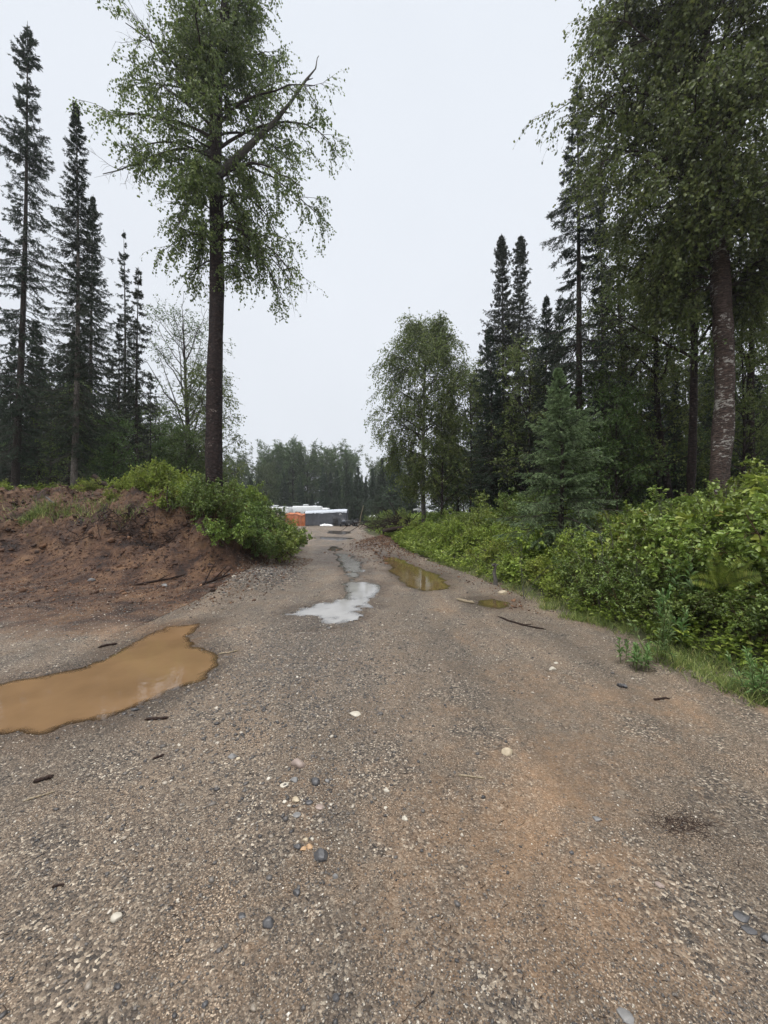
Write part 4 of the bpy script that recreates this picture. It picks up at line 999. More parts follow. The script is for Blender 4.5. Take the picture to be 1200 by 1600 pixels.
# ------------------------------------------------------------------ shrubs and ground plants
def shrub(name, h, rad, rng, nst=16, n2=7, n3=4, nl=7, leaf=(.062, .044), mat='shrub_leaf', label=None, stem='stem_red', up=.9):
    root = empty(name, label=label, cat='shrub')
    az = rng.uniform(0, 6.28, nst); e_ = rng.uniform(.55, 1.45, nst)
    S = np.column_stack([rng.normal(0, rad * .2, nst), rng.normal(0, rad * .2, nst), np.full(nst, -.1)])
    D = np.column_stack([np.cos(az) * np.cos(e_) * rad / h * 1.3, np.sin(az) * np.cos(e_) * rad / h * 1.3, np.sin(e_)])
    L = h * rng.uniform(.65, 1.1, nst); P1 = grow(S, D, L, 8, -.25, .10, rng); w_ = Acc(); tubes(w_, P1, (.005 + .004 * L)[:, None] * np.linspace(1, .35, 8)[None], 5)
    p, t, u, pi = sample(P1, n2, .22, 1, rng); l = rng.uniform(.18, .5, len(p)) * h * .6 * (1.2 - .5 * u)
    P2 = grow(p, off(t, rng.uniform(.4, 1.1, len(p)), rng), l, 5, .1, .14, rng); tubes(w_, P2, np.full(P2.shape[:2], .0028), 3)
    p, t, u, pi = sample(P2, n3, .2, 1, rng); P3 = grow(p, off(t, .7, rng), rng.uniform(.06, .2, len(p)), 3, 0, .12, rng); tubes(w_, P3, np.full(P3.shape[:2], .0017), 3)
    p, t, u, pk = sample(P3, nl, .1, 1.1, rng); m_ = len(p)
    d = off(t, rng.uniform(.5, 1.3, m_), rng); d[:, 2] += rng.uniform(-.35, .15, m_); nn = rng.normal(0, .45, (m_, 3)) + np.array([0, 0, 1])
    lf = rng.uniform(.6, 1.25, m_); c = Acc()
    leaves(c, p, d, nn, leaf[0] * lf, leaf[1] * lf, np.clip(rng.random(len(P3))[pk] * .45 + rng.random(m_) * .54 + (rng.random(m_) < .004), 0, 1), True)
    w_.build('stems', stem, root); c.build('foliage', mat, root); return root
h1 = shrub('shrub', 1.35, .8, R(201), 15, 8, 5, 6, leaf=(.071, .048), label='x')
h2 = shrub('shrub', 1.0, .75, R(202), 16, 8, 5, 7, mat='shrub_leaf_bright', label='x')
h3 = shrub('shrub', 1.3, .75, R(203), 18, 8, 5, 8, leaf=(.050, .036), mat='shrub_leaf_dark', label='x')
h4 = shrub('shrub', .7, .65, R(204), 16, 7, 4, 7, leaf=(.05, .034), mat='shrub_leaf_bright', label='x')
h5 = shrub('shrub', 1.6, .7, R(205), 12, 7, 5, 6, leaf=(.095, .055), mat='shrub_leaf', label='x')
LS = 'shrubs crowding the berm left of the road'; RS = 'shrubs of the green bank right of the road'
rs = R(210)
# left: dark mass in front of the birch foot, bright ones behind on the crest
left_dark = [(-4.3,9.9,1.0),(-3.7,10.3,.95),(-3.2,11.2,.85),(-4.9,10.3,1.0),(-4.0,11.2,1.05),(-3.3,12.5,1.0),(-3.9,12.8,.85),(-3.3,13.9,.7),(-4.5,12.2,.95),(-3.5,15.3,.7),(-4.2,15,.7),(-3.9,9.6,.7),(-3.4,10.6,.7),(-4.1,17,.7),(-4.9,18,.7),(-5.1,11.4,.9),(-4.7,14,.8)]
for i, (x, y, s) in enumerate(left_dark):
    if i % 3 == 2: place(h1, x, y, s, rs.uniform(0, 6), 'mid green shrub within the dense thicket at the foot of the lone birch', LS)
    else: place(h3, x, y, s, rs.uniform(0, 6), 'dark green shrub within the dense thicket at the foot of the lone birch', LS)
for x, y, s in [(-5.9,10.9,.75),(-6.5,11.3,.85),(-5.5,11.0,.7),(-7.2,11.6,.8),(-7.8,12.2,.8),(-6.0,12.2,1.0),(-5.4,12.6,1.0),(-6.9,12.8,.9),(-8.6,12.6,.7),(-5.2,10.6,.75),(-4.5,12.9,1.1)]:
    place(h2, x, y, s, rs.uniform(0, 6), 'bright yellow green shrub on the crest of the berm beside the lone birch', LS)
for x, y, s in [(-9.4,12.2,.6),(-12.9,12.7,.6),(-10.2,12.9,.7),(-7.9,11.2,.4),(-12.5,13.6,.5)]:
    place(h4, x, y, s, rs.uniform(0, 6), 'low bright shrub along the top of the red soil berm', LS)
# right bank near the camera, big rounded bushes
right = [(3.75,3.7,h3,.55),(4.1,3.2,h3,.65),(3.55,4.5,h3,.6),(4.4,4.0,h1,.85),(3.5,5.2,h3,.75),(4.1,5.0,h1,.85),(4.9,4.6,h1,1.0),(5.5,4.2,h5,.85),(5.3,5.3,h1,.95),(4.5,5.9,h1,.85),(3.65,6.2,h1,.60),
         (3.35,6.0,h3,.55),(6.1,5.2,h5,.85),(5.9,6.1,h1,.95),(5.1,6.7,h3,.85),(6.8,5.9,h1,1.0),(6.6,6.9,h5,.8),(4.3,7.0,h1,.6),(3.4,6.9,h3,.5),(5.8,7.6,h2,.9),(7.4,6.8,h1,.95),(5.1,8.0,h2,.75),
         (4.8,3.4,h5,.85),(5.4,3.2,h1,.9),(6.5,4.4,h5,.9),(8.0,7.6,h1,.9),(6.9,8.2,h1,.85),(4.7,3.0,h3,.7),(6.2,8.8,h2,.8),(8.6,8.6,h1,.9),(7.6,9.6,h2,.9),(5.8,9.8,h2,.75),(3.3,7.9,h4,.7),(3.15,7.0,h4,.5),(4.3,2.6,h3,.6),(9.6,8.2,h1,1.0),(9.3,9.9,h1,1.),
         (4.9,7.3,h3,.7),(3.9,7.9,h4,.8)]
LBL = {h1.name: 'mid green broad leafed bush crowding the near right bank', h2.name: 'light green bush on the upper right bank below the birches', h3.name: 'dark small leafed bush on the near edge of the right bank', h4.name: 'low bright bush on the right bank', h5.name: 'tall upright bush with larger leaves on the near right bank'}
P0 = {h1.name: h1, h2.name: h2, h3.name: h3, h4.name: h4, h5.name: h5}
FRONT = {(4.3,2.6): 'dark small leafed bush nearest the camera on the right bank', (4.7,3.0): 'dark bush second from the camera along the right edge of the photograph', (4.1,3.2): 'dark bush directly above the cut off fireweed on the near right verge',
 (3.75,3.7): 'small low bush right above the yellow green verge grass', (3.55,4.5): 'dark bush overhanging the grass right of the low spiky fireweed', (3.5,5.2): 'dark bush on the right verge level with the end of the long dark branch',
 (3.35,6.0): 'small dark bush beside the middle of the long dark branch', (3.4,6.9): 'small dark bush just uphill of the pale split wood chunk', (4.9,4.6): 'broad leafed bush with the yellow green fern growing in it',
 (4.8,3.4): 'tall larger leafed bush cut by the right edge below the fern', (5.5,4.2): 'tall larger leafed bush cut by the right edge above the fern', (3.3,7.9): 'low bright bush next to the grey weathered stub',
 (5.1,8.0): 'light green bush touching the right side of the young spruce', (3.9,7.9): 'low bright bush directly in front of the young spruce', (5.8,7.6): 'light green bush below the forked thin birch'}
for x, y, pr, s in right:
    sxy = s * rs.uniform(.85, 1.15); place(pr, x, y, (sxy, sxy, s * rs.uniform(.8, 1.2) * (.8 if x > 4.6 else 1)), rs.uniform(0, 6), FRONT.get((x, y), LBL[pr.name]), RS if (x, y) not in FRONT else None)
# dead brown stems poking through
a_ = 0
for i in range(26):
    x, y, pr, s = right[rs.integers(len(right))]; x += rs.normal(0, .4); y += rs.normal(0, .4)
    if a_ == 0:
        a_ = empty('dead_stem', label='x', cat='dead stem'); q = Acc(); B = grow(np.zeros((3, 3)), np.array([(0, 0, 1.), (.3, 0, 1), (-.2, .2, 1)]), np.array([1.5, 1.2, 1.0]), 8, -.1, .09, rs); tubes(q, B, np.linspace(.008, .002, 8)[None] * np.ones((3, 1)), 5)
        p, t, u, pi = sample(B, 8, .35, 1, rs); tubes(q, grow(p, off(t, .8, rs), rs.uniform(.1, .35, len(p)), 4, 0, .15, rs), np.full((len(p), 4), .002), 3); q.build('stems', 'bark_dead', a_)
    place(a_, x, y, rs.uniform(.6, 1.0), rs.uniform(0, 6), 'bare brown dead stem poking out of the bushes on the right bank', 'dead stems in the right bank')
h6 = shrub('shrub', 1.0, .6, R(206), 9, 5, 3, 5, leaf=(.13, .095), mat='shrub_leaf_bright', label='x', stem='stem_green')
for x, y, s, lb in [(5.7,4.9,1.15,'pale broad leafed plant rising above the bushes behind the fern'),(4.6,5.3,1.0,'pale broad leafed plant among dark bushes left of the fern'),(6.3,5.9,1.2,'pale broad leafed plant at the foot of the largest birch'),(4.45,3.75,.8,'broad leafed plant in front of the fern at the right edge'),
                    (3.9,6.6,.8,'bright broad leafed plant right of the pale split wood chunk'),(5.0,9.0,.9,'broad leafed plant at the right foot of the young spruce'),(3.5,9.0,.8,'broad leafed plant at the left foot of the young spruce'),(2.9,8.6,.55,'small broad leafed plant just behind the grey weathered stub')]:
    place(h6, x, y, s, rs.uniform(0, 6), lb)
# right bank further on, lower
for x, y, pr, s in [(2.9,12.6,h2,.75),(2.6,13.8,h2,.85),(3.4,13.2,h1,.75),(3.9,13.8,h1,.9),(3.2,14.8,h2,.9),(2.3,15.6,h2,.8),(4.9,13.4,h3,1.15),(5.3,14.2,h3,1.1),(4.5,15,h1,1.1),(2.9,10.6,h4,.8),(3.7,11,h4,.9),(3.4,12,h4,.9),(2.2,17.5,h2,.8),(3.2,17.4,h1,1.0),
                    (1.8,19.5,h4,1.0),(2.9,20.5,h1,.8),(1.2,20.9,h4,1.0),(6,12.4,h2,1.),(7.1,13.5,h1,1.),(4.7,11.2,h2,.6),(3.1,9.3,h4,.6),(0.3,27,h3,1.0),(-.3,30,h3,1.0),(-.9,34,h3,1.0),(-1.1,37,h3,1.1),(.6,31,h1,1.2),(1.3,25,h1,1.0)]:
    place(pr, x, y, s, rs.uniform(0, 6), {'h': 0} and (LBL[pr.name] if pr is h4 else {h1.name: 'mid green shrub on the far part of the right bank', h2.name: 'light green shrub on the far part of the right bank', h3.name: 'dark green shrub on the far part of the right bank'}[pr.name]), RS)

# low leafy ground cover on the banks: one uncountable carpet
rng = R(220)
def cover(n_, xr, yr, test, lo, hi, leaf, mat, name, label, nl=9, clumpf=.9, thr=-.25):
    x = rng.uniform(xr[0], xr[1], n_); y = rng.uniform(yr[0], yr[1], n_); ok = test(x, y) & (fbm(x, y, 3, clumpf) > thr + .25 * rng.normal(size=n_)); x, y = x[ok], y[ok]; z = terrain(x, y); n_ = len(x)
    ht = rng.uniform(lo, hi, n_); P = grow(np.column_stack([x, y, z]), np.column_stack([rng.normal(0, .3, n_), rng.normal(0, .3, n_), np.ones(n_)]), ht, 4, -.3, .1, rng)
    a = Acc(); p, t, u, pi = sample(P, nl, .25, 1.0, rng); m_ = len(p); d = rng.normal(0, 1, (m_, 3)); d[:, 2] = rng.uniform(-.2, .5, m_); nn = rng.normal(0, .4, (m_, 3)) + np.array([0, 0, 1])
    sz = np.where(y[pi] > 12, 1.5, 1.0) * rng.uniform(.6, 1.3, m_)
    leaves(a, p, d, nn, leaf[0] * sz, leaf[1] * sz, np.clip(rng.random(n_)[pi] * .4 + rng.random(m_) * .59 + (rng.random(m_) < .003), 0, 1), True)
    tag(a.build(name, mat), label, 'ground cover', kind='stuff')
rb = lambda lo, hi: (lambda x, y: (sdist(RIGHT, x, y) > lo + .25 * fbm(x, y, 2, 2)) & (sdist(RIGHT, x, y) < hi))
cover(9000, (2.2, 7.5), (2.2, 9), rb(.35, 3.5), .08, .35, (.052, .030), 'cover_leaf', 'ground_cover', 'low leafy plants filling the near right bank between the bushes')
cover(16000, (-.5, 8), (8, 22), rb(.15, 5.5), .10, .42, (.058, .034), 'cover_leaf', 'ground_cover', 'bright low leafy plants carpeting the right bank further along')
cover(3500, (-1.5, 6), (21, 40), rb(.5, 5.5), .15, .5, (.075, .045), 'cover_leaf', 'ground_cover', 'low plants on the verge by the far brush pile', nl=7)
cover(4000, (-13, -5), (10.6, 14.5), lambda x, y: (sdist(LEFT, x, y) > 1.9 + 1.3 * (x < -8.3)), .08, .35, (.05, .028), 'cover_leaf', 'ground_cover', 'low green plants along the crest of the left berm')
cover(5000, (-14, -7), (14, 22), lambda x, y: (sdist(LEFT, x, y) > 2), .15, .6, (.07, .04), 'shrub_leaf_dark', 'ground_cover', 'dark undergrowth beneath the spruces behind the left berm', nl=7)
cover(5000, (5, 16), (9, 20), lambda x, y: (sdist(RIGHT, x, y) > 2), .15, .6, (.07, .04), 'shrub_leaf_dark', 'ground_cover', 'dark undergrowth beneath the trees right of the road', nl=7)

def grass(n_, x, y, hmin, hmax, name, label, w_=.005, mat='grass'):
    z = terrain(x, y); n_ = len(x); P = grow(np.column_stack([x, y, z - .01]), np.column_stack([rng.normal(0, .35, n_), rng.normal(0, .35, n_), np.ones(n_)]), rng.uniform(hmin, hmax, n_), 4, -1.0, .1, rng)
    side = nrm(np.column_stack([rng.normal(0, 1, n_), rng.normal(0, 1, n_), np.zeros(n_)])); a = Acc(); wd = np.array([1, .85, .55, .05]) * w_
    V = np.stack([P + side[:, None] * wd[None, :, None], P - side[:, None] * wd[None, :, None]], 2); b_ = np.arange(n_)[:, None, None] * 8 + np.arange(3)[None, :, None] * 2
    q = (b_ + np.array([[[0, 1, 3, 2]]])).reshape(-1, 4); a.add(V, q, rnd=np.repeat(rng.random(n_), 3)); tag(a.build(name, mat), label, 'grass', kind='stuff')
def edge_pts(n_, y0, y1, lo, hi, tuft=.05):
    y = rng.uniform(y0, y1, n_ * 6); x = rng.uniform(1.5, 5.2, n_ * 6); d = sdist(RIGHT, x, y); ok = (d > lo) & (d < hi) & (fbm(x, y, 2, 3.5) > -.05); x, y = x[ok][:n_ // 9], y[ok][:n_ // 9]
    x = np.repeat(x, 9) + rng.normal(0, tuft, len(x) * 9); y = np.repeat(y, 9) + rng.normal(0, tuft, len(y) * 9); return x, y
x, y = edge_pts(8500, 2.0, 6.3, -.12, .65); grass(0, x, y, .05, .20, 'grass', 'short yellow green grass along the near right road edge', .0035)
x, y = edge_pts(5000, 6, 13, .0, .9); grass(0, x, y, .06, .22, 'grass', 'grass along the right road edge further on', .005)
x = np.concatenate([rng.normal(-9.6, .28, 900), rng.normal(-8.9, .25, 350), rng.normal(-8.0, .25, 200), rng.normal(-6.9, .2, 200), rng.normal(-10.5, 1.2, 350)]); y = np.concatenate([rng.normal(10.55, .16, 900), rng.normal(10.9, .15, 350), rng.normal(10.8, .2, 200), rng.normal(10.3, .15, 200), rng.normal(11.3, .4, 350)])
grass(0, x, y, .12, .34, 'grass', 'tufts of pale grass growing on the red soil of the left berm', .007)

# fireweed and fern
def fireweed(label, x, y, h=.6, seed=0, mat='fireweed', n=4):
    r = R(seed); root = empty('fireweed_plant', (x, y, H(x, y)), 0, label, 'plant')
    st = Acc(); lv = Acc(); S = np.column_stack([r.normal(0, .07, (n, 2)), np.zeros(n)]); P = grow(S, np.column_stack([r.normal(0, .18, (n, 2)), np.ones(n)]), h * r.uniform(.7, 1.1, n), 7, -.1, .05, r)
    tubes(st, P, np.full((n, 7), .0035), 5)
    p, t, u, pi = sample(P, 34, .2, 1, r); m_ = len(p); d = off(t, np.interp(u, [0, 1], [1.35, .35]) + r.normal(0, .12, m_), r); L = .13 * (1.15 - .5 * u) * max(h / .6, .75)
    side = nrm(np.cross(d, t)); mid = p + d * (L * .5)[:, None]; tip = p + d * L[:, None] + np.array([0, 0, -1]) * (L * .28)[:, None]; ww = (L * .11)[:, None]
    V = np.stack([p, mid + side * ww, tip, mid - side * ww], 1); lv.add(V, np.arange(m_ * 4).reshape(-1, 4), rnd=r.random(m_) * .99)
    st.build('stem', 'stem_green', root); lv.build('foliage', mat, root); return root
for px, D, z_, h, lb in [(1055, 4.35, 0, .62, 'pale green fireweed left of the yellow fern on the right bank'), (1035, 3.95, 0, .5, 'fireweed clump just below the pale one on the right bank'),
                         (990, 3.9, 0, .26, 'low spiky fireweed rooted in the grass at the road edge'), (1193, 3.15, 0, .42, 'fireweed cut by the right edge of the photograph'), (1090, 4.7, 0, .75, 'tall fireweed behind the pale clump on the right bank')]:
    fireweed(lb, PX(px, D), D, h, int(px), n=9 if h < .5 else 6)
def fern(label, x, y, z, n=6, L=.5, seed=3):
    r = R(seed); root = empty('fern', (x, y, z), 0, label, 'fern'); st = Acc(); lv = Acc()
    for i in range(n):
        lx = np.linspace(-1.1, .8, n)[i]; P = grow(np.zeros((1, 3)), np.array([[lx, -.45 + r.normal(0, .15), 1.0]]), L * r.uniform(.8, 1.1), 14, -.9, .02, r)[0]; tubes(st, P, np.linspace(.003, .001, 14), 4)
        T = nrm(np.gradient(P, axis=0)); Sd = nrm(np.cross(T, nrm(np.array([.15 * r.normal(), -1., .35]))))
        for j in range(2, 14):
            for k_ in (-1, 1):
                for q in (0, .5):
                    if j + q > 13: continue
                    p = P[j] if q == 0 else (P[j] + P[min(j + 1, 13)]) / 2; l = .13 * math.sin(math.pi * min(1, (15 - j) / 13) ** .8 * .62) * L / .5
                    d = nrm(Sd[j] * k_ + T[j] * .45); lv_n = np.cross(d, T[j]); leaves(lv, p[None], d[None], lv_n[None] + .01, np.array([l]), np.array([.012 * L / .5]), r.random(1) * .99)
    st.build('stem', 'stem_green', root); lv.build('frond', 'fern', root); return root
fern('yellow green fern arching over bushes on the right bank', PX(1125, 4.2), 4.2, H(PX(1125, 4.2), 4.2) + .50, 8, .42)

# weathered stump by the verge
st = Acc(); x0, y0 = G(766, 912); y0 -= .2; P = np.array([(0, 0, -.1), (.01, 0, .12), (-.02, .02, .26), (.01, .03, .40), (-.03, .02, .46)]); tubes(st, P, np.array([.06, .045, .04, .03, .055]), 8); tubes(st, np.array([(0, 0, .4), (.03, 0, .45), (.08, 0, .46)]), np.array([.02, .018, .006]), 6)
o = st.build('tree_stub', 'bark_dead'); o.location = (x0 + .05, y0, H(x0 + .05, y0)); tag(o, 'grey weathered stub of a sapling standing at the green verge', 'stump')

# snags, logs and roots on the berm
def snag(label, base, top, r0, r1, mat='wood_wet', name='snag', n=10, forks=(), seed=0, cat='dead wood'):
    r = R(seed); B = np.array(base, float); T = np.array(top, float); t = np.linspace(0, 1, n)[:, None]; P = (T - B) * t + np.cumsum(r.normal(0, r0 * .25, (n, 3)), 0) * np.minimum(1, t * 3); a = Acc()
    tubes(a, P, np.linspace(r0, r1, n) * (1 + .15 * r.normal(size=n)), 8)
    for ti, v, rr_ in forks: tubes(a, grow(P[int(ti * (n - 1))][None], np.array([v]), np.linalg.norm(v), 5, 0, .15, r), np.linspace(rr_, rr_ * .3, 5)[None], 5)
    o = a.build(name, mat); o.location = B; return tag(o, label, cat)
def bz(px, D, py): return (PX(px, D), D, CAMZ + (805 - py) / 600 * D)
snag('black broken log leaning at the edge of the wood on the berm', bz(174, 12.6, 765), bz(148, 12.8, 742), .10, .07, forks=((.95, (-.03, 0, -.5), .05),))
snag('short black post stump poking out of the berm below the shrubs', bz(209, 10.3, 815), bz(203, 10.3, 792), .07, .04)
snag('thin black snag standing among the shrubs on the berm crest', bz(263, 10.2, 800), bz(262, 10.2, 758), .035, .012)
snag('grey stick lying on top of the red soil berm', bz(72, 11.2, 777), bz(86, 11.0, 786), .03, .02, 'bark_dead')
snag('dead root curling down the corner of the berm', bz(350, 9.3, 885), bz(318, 9.1, 912), .03, .015, forks=((.4, (.3, -.1, -.15), .015), (.6, (-.3, 0, .3), .012), (.8, (.2, 0, .25), .01)))
snag('pale dead root lying over the corner of the berm', bz(310, 9.5, 880), bz(330, 9.1, 905), .022, .012, 'bark_dead', forks=((.5, (.2, 0, .2), .01),))
snag('rotten dark log end in the soil near the left edge', bz(0, 10.6, 822), bz(22, 10.4, 838), .09, .05)
snag('dark clod shaped stump on the slope of the berm', bz(92, 9.6, 893), bz(108, 9.5, 896), .07, .06)
# upturned root mass in the berm
a = Acc(); r = R(301); cx, cy, cz = bz(215, 10.0, 842)
n_ = 180; S = np.column_stack([r.normal(0, .75, n_), r.normal(0, .15, n_), r.normal(0, .12, n_) ]); S[:, 2] += terrain(S[:, 0] + cx, S[:, 1] + cy) - cz + .1; P = grow(S, np.column_stack([r.normal(0, 1, n_), -np.abs(r.normal(.2, .5, n_)), r.normal(-.1, .5, n_)]), r.uniform(.2, .7, n_), 7, -.8, .3, r); tubes(a, P, r.uniform(.004, .016, n_)[:, None] * np.linspace(1, .3, 7)[None], 4)
o = a.build('root_tangle', 'wood_wet'); o.location = (cx, cy, cz); tag(o, 'dark tangle of torn roots hanging in the berm soil', 'roots', kind='stuff')
# brush pile and log by the far verge
a = Acc(); r = R(302); n_ = 260; S = np.column_stack([r.normal(0, 1.0, n_), r.normal(0, .8, n_), np.abs(r.normal(0, .3, n_))]); P = grow(S, np.column_stack([r.normal(0, 1, n_), r.normal(0, .6, n_), r.normal(.1, .3, n_)]), r.uniform(.5, 1.6, n_), 6, -.3, .12, r); tubes(a, P, r.uniform(.008, .035, n_)[:, None] * np.linspace(1, .3, 6)[None], 5)
root = empty('brush_pile', (PX(632, 21), 22.3, H(PX(632, 21), 22.3)), 0, 'dark pile of dead branches right of the far road', 'brush pile'); a.build('branches', 'wood_wet', root)
snag('long dark log lying in front of the brush pile', (PX(598, 19.5), 19.8, H(PX(598, 19.5), 19.8) + .25), (PX(650, 19.5), 20.2, H(PX(650, 19.5), 20.2) + .30), .13, .10, name='log', cat='log')
snag('pale leaning pole at the far side of the road', (PX(560, 44), 44, 0.1), (PX(568, 44), 44, 2.7), .05, .03, 'wood_pale', name='leaning_pole', cat='pole')
# white sheets
def rag(label, c, s, seed, name='white_sheet', mat='white_sheet'):
    r = R(seed); k = 9; u, v = np.meshgrid(np.linspace(-1, 1, k), np.linspace(-1, 1, k), indexing='ij'); z = np.sqrt(np.clip(1.15 - .5 * (u ** 2 + v ** 2), 0, 2)) + .10 * r.normal(size=u.shape)
    V = np.stack([u * s[0] / 2 * (1 + .08 * r.normal(size=u.shape)), v * s[1] / 2, (z - .4) * s[2]], -1).reshape(-1, 3); i = np.arange(k * k).reshape(k, k); q = np.stack([i[:-1, :-1], i[1:, :-1], i[1:, 1:], i[:-1, 1:]], -1).reshape(-1, 4)
    low = V * [1.02, 1.02, 0]; n_ = len(V); q2 = q[:, ::-1] + n_; b_ = list(i[0, :]) + list(i[1:, -1]) + list(i[-1, -2::-1]) + list(i[-2:0:-1, 0]); sq = [(b_[j], b_[(j + 1) % len(b_)], b_[(j + 1) % len(b_)] + n_, b_[j] + n_) for j in range(len(b_))]
    o = Acc().add(np.vstack([V, low]), np.vstack([q, q2, np.array(sq)])).build(name, mat); o.location = c; return tag(o, label, 'sheet')
rag('crumpled white sheet on the ground before the covered trailer', (PX(510, 53.5), 53.5, .02), (1.7, .6, .42), 1)
rag('small white sheet on the brush right of the far road', bz(652, 21.3, 797.5), (.42, .3, .16), 2)
rag('white bundle beside the far right verge', bz(583, 46, 809), (1.1, .8, .40), 3, 'white_bundle')

# ------------------------------------------------------------------ vehicles in the lot
def shell(acc, prof_top, x0, x1, y0, y1, z0, rng, nx_=44, nz_=12, fold=.05, lean=.06):
    """cloth shell: walls following a rectangle with folds, top height from prof_top(x)"""
    per = []; m1 = nx_; m2 = 14
    for t in np.linspace(0, 1, m1, endpoint=False): per.append((x0 + (x1 - x0) * t, y0, 0, -1))
    for t in np.linspace(0, 1, m2, endpoint=False): per.append((x1, y0 + (y1 - y0) * t, 1, 0))
    for t in np.linspace(0, 1, m1, endpoint=False): per.append((x1 + (x0 - x1) * t, y1, 0, 1))
    for t in np.linspace(0, 1, m2, endpoint=False): per.append((x0, y1 + (y0 - y1) * t, -1, 0))
    per = np.array(per); n_ = len(per); V = []
    f1 = rng.normal(size=n_); f1 = np.convolve(np.tile(f1, 3), [.25, .5, .25], 'same')[n_:2 * n_]
    for j in range(nz_ + 1):
        s = j / nz_; zt = np.array([prof_top(x) for x in per[:, 0]])
        sag = .25 * fbm(per[:, 0] * 1.1, np.full(n_, s * 2.0), 3, 1.2)
        o_ = (fold * f1 * (1 - s) * 1.3 + fold * 2 * sag * math.sin(math.pi * s)) + lean * (1 - s)
        if j == nz_: o_ = o_ - .05
        V.append(np.column_stack([per[:, 0] + per[:, 2] * o_, per[:, 1] + per[:, 3] * o_, z0 + (zt - z0) * s + (0 if j else .03 * f1)]))
    V = np.concatenate(V); j, k_ = np.meshgrid(np.arange(nz_), np.arange(n_), indexing='ij')
    q = np.stack([j * n_ + k_, j * n_ + (k_ + 1) % n_, (j + 1) * n_ + (k_ + 1) % n_, (j + 1) * n_ + k_], -1).reshape(-1, 4); acc.add(V, q); return per
def roofcap(acc, ptop, x0, x1, y0, y1, rng, drop=.22, crown=.12):
    k = 30; m_ = 9; xs = np.linspace(x0 - .04, x1 + .04, k); ys = np.linspace(y0 - .05, y1 + .05, m_); V = []
    rows = [(-1, drop)] + [(i, 0) for i in range(m_)] + [(m_, drop)]
    for i, d in rows:
        yy = ys[0] - .03 if i < 0 else (ys[-1] + .03 if i == m_ else ys[i]); t = (yy - y0) / (y1 - y0) * 2 - 1
        for x in xs: V.append((x, yy, ptop(x) + .02 + (crown * (1 - t * t) if not d else 0) - d * (1 + .2 * rng.normal()) + .015 * rng.normal()))
    i, j = np.meshgrid(np.arange(len(rows) - 1), np.arange(k - 1), indexing='ij'); q = np.stack([i * k + j, i * k + j + 1, (i + 1) * k + j + 1, (i + 1) * k + j], -1).reshape(-1, 4); acc.add(np.array(V), q)
def wheel(parent, c, r, w_, name='wheel', axis='y'):
    t = Acc(); lathe(t, [(r * .55, -w_ / 2), (r * .92, -w_ / 2), (r, -w_ * .3), (r, w_ * .3), (r * .92, w_ / 2), (r * .55, w_ / 2)], c, axis); o = t.build(name, 'rubber', parent)
    h_ = Acc(); lathe(h_, [(.001, -w_ * .35), (r * .3, -w_ * .4), (r * .56, -w_ * .3), (r * .56, w_ * .3), (r * .3, w_ * .4), (.001, w_ * .35)], c, axis); h_.build('rim', 'steel', o); return o
r = R(400)
D0 = 54.6; xa, xb = PX(477, D0), PX(541.5, D0)
root = empty('covered_trailer', ((xa + xb) / 2, D0 + 1.2, 0), 0, 'travel trailer under dark grey cover with pale grey roof at the road end', 'trailer'); hx = (xb - xa) / 2
pt = lambda x: 1.90 + .28 * (x + hx) / (2 * hx) if x < hx - .35 else 2.12
a = Acc(); shell(a, pt, -hx, hx, -1.15, 1.15, .10, r, lean=.10, fold=.07); a.build('cover_sides', 'cover_dark', root)
a = Acc(); roofcap(a, pt, -hx, hx, -1.15, 1.15, r, .22, .28); a.build('cover_roof', 'cover_light', root)
a = Acc(); box(a, (0, 0, .42), (2 * hx - .5, 1.9, .5)); a.build('chassis', 'rv_trim', root)
for x in (-.9, .1): wheel(root, (x, -1.0, .33), .33, .22)
for x in (-.9, .1): wheel(root, (x, 1.0, .33), .33, .22)
a = Acc(); box(a, (hx + .35, 0, .5), (.9, .10, .10)); box(a, (hx + .72, 0, .38), (.06, .06, .6)); a.build('hitch', 'steel', root)
# zipped door flap and the pale emblem high at the right
a = Acc(); box(a, (1.35, -1.30, .78), (.75, .02, 1.1), bev=.008); a.build('door_flap', 'black_plastic', root)
a = Acc(); V = np.array([(-.2, 0, -.04), (0, 0, .13), (.2, 0, -.04), (.13, 0, -.04), (0, 0, .06), (-.13, 0, -.04)]); a.add(V + [2.05, -1.275, 1.72], [(0, 1, 4, 5), (1, 2, 3, 4)]); box(a, (2.05, -1.272, 1.62), (.36, .006, .035)); a.build('emblem', 'white_sheet', root, smooth=False)
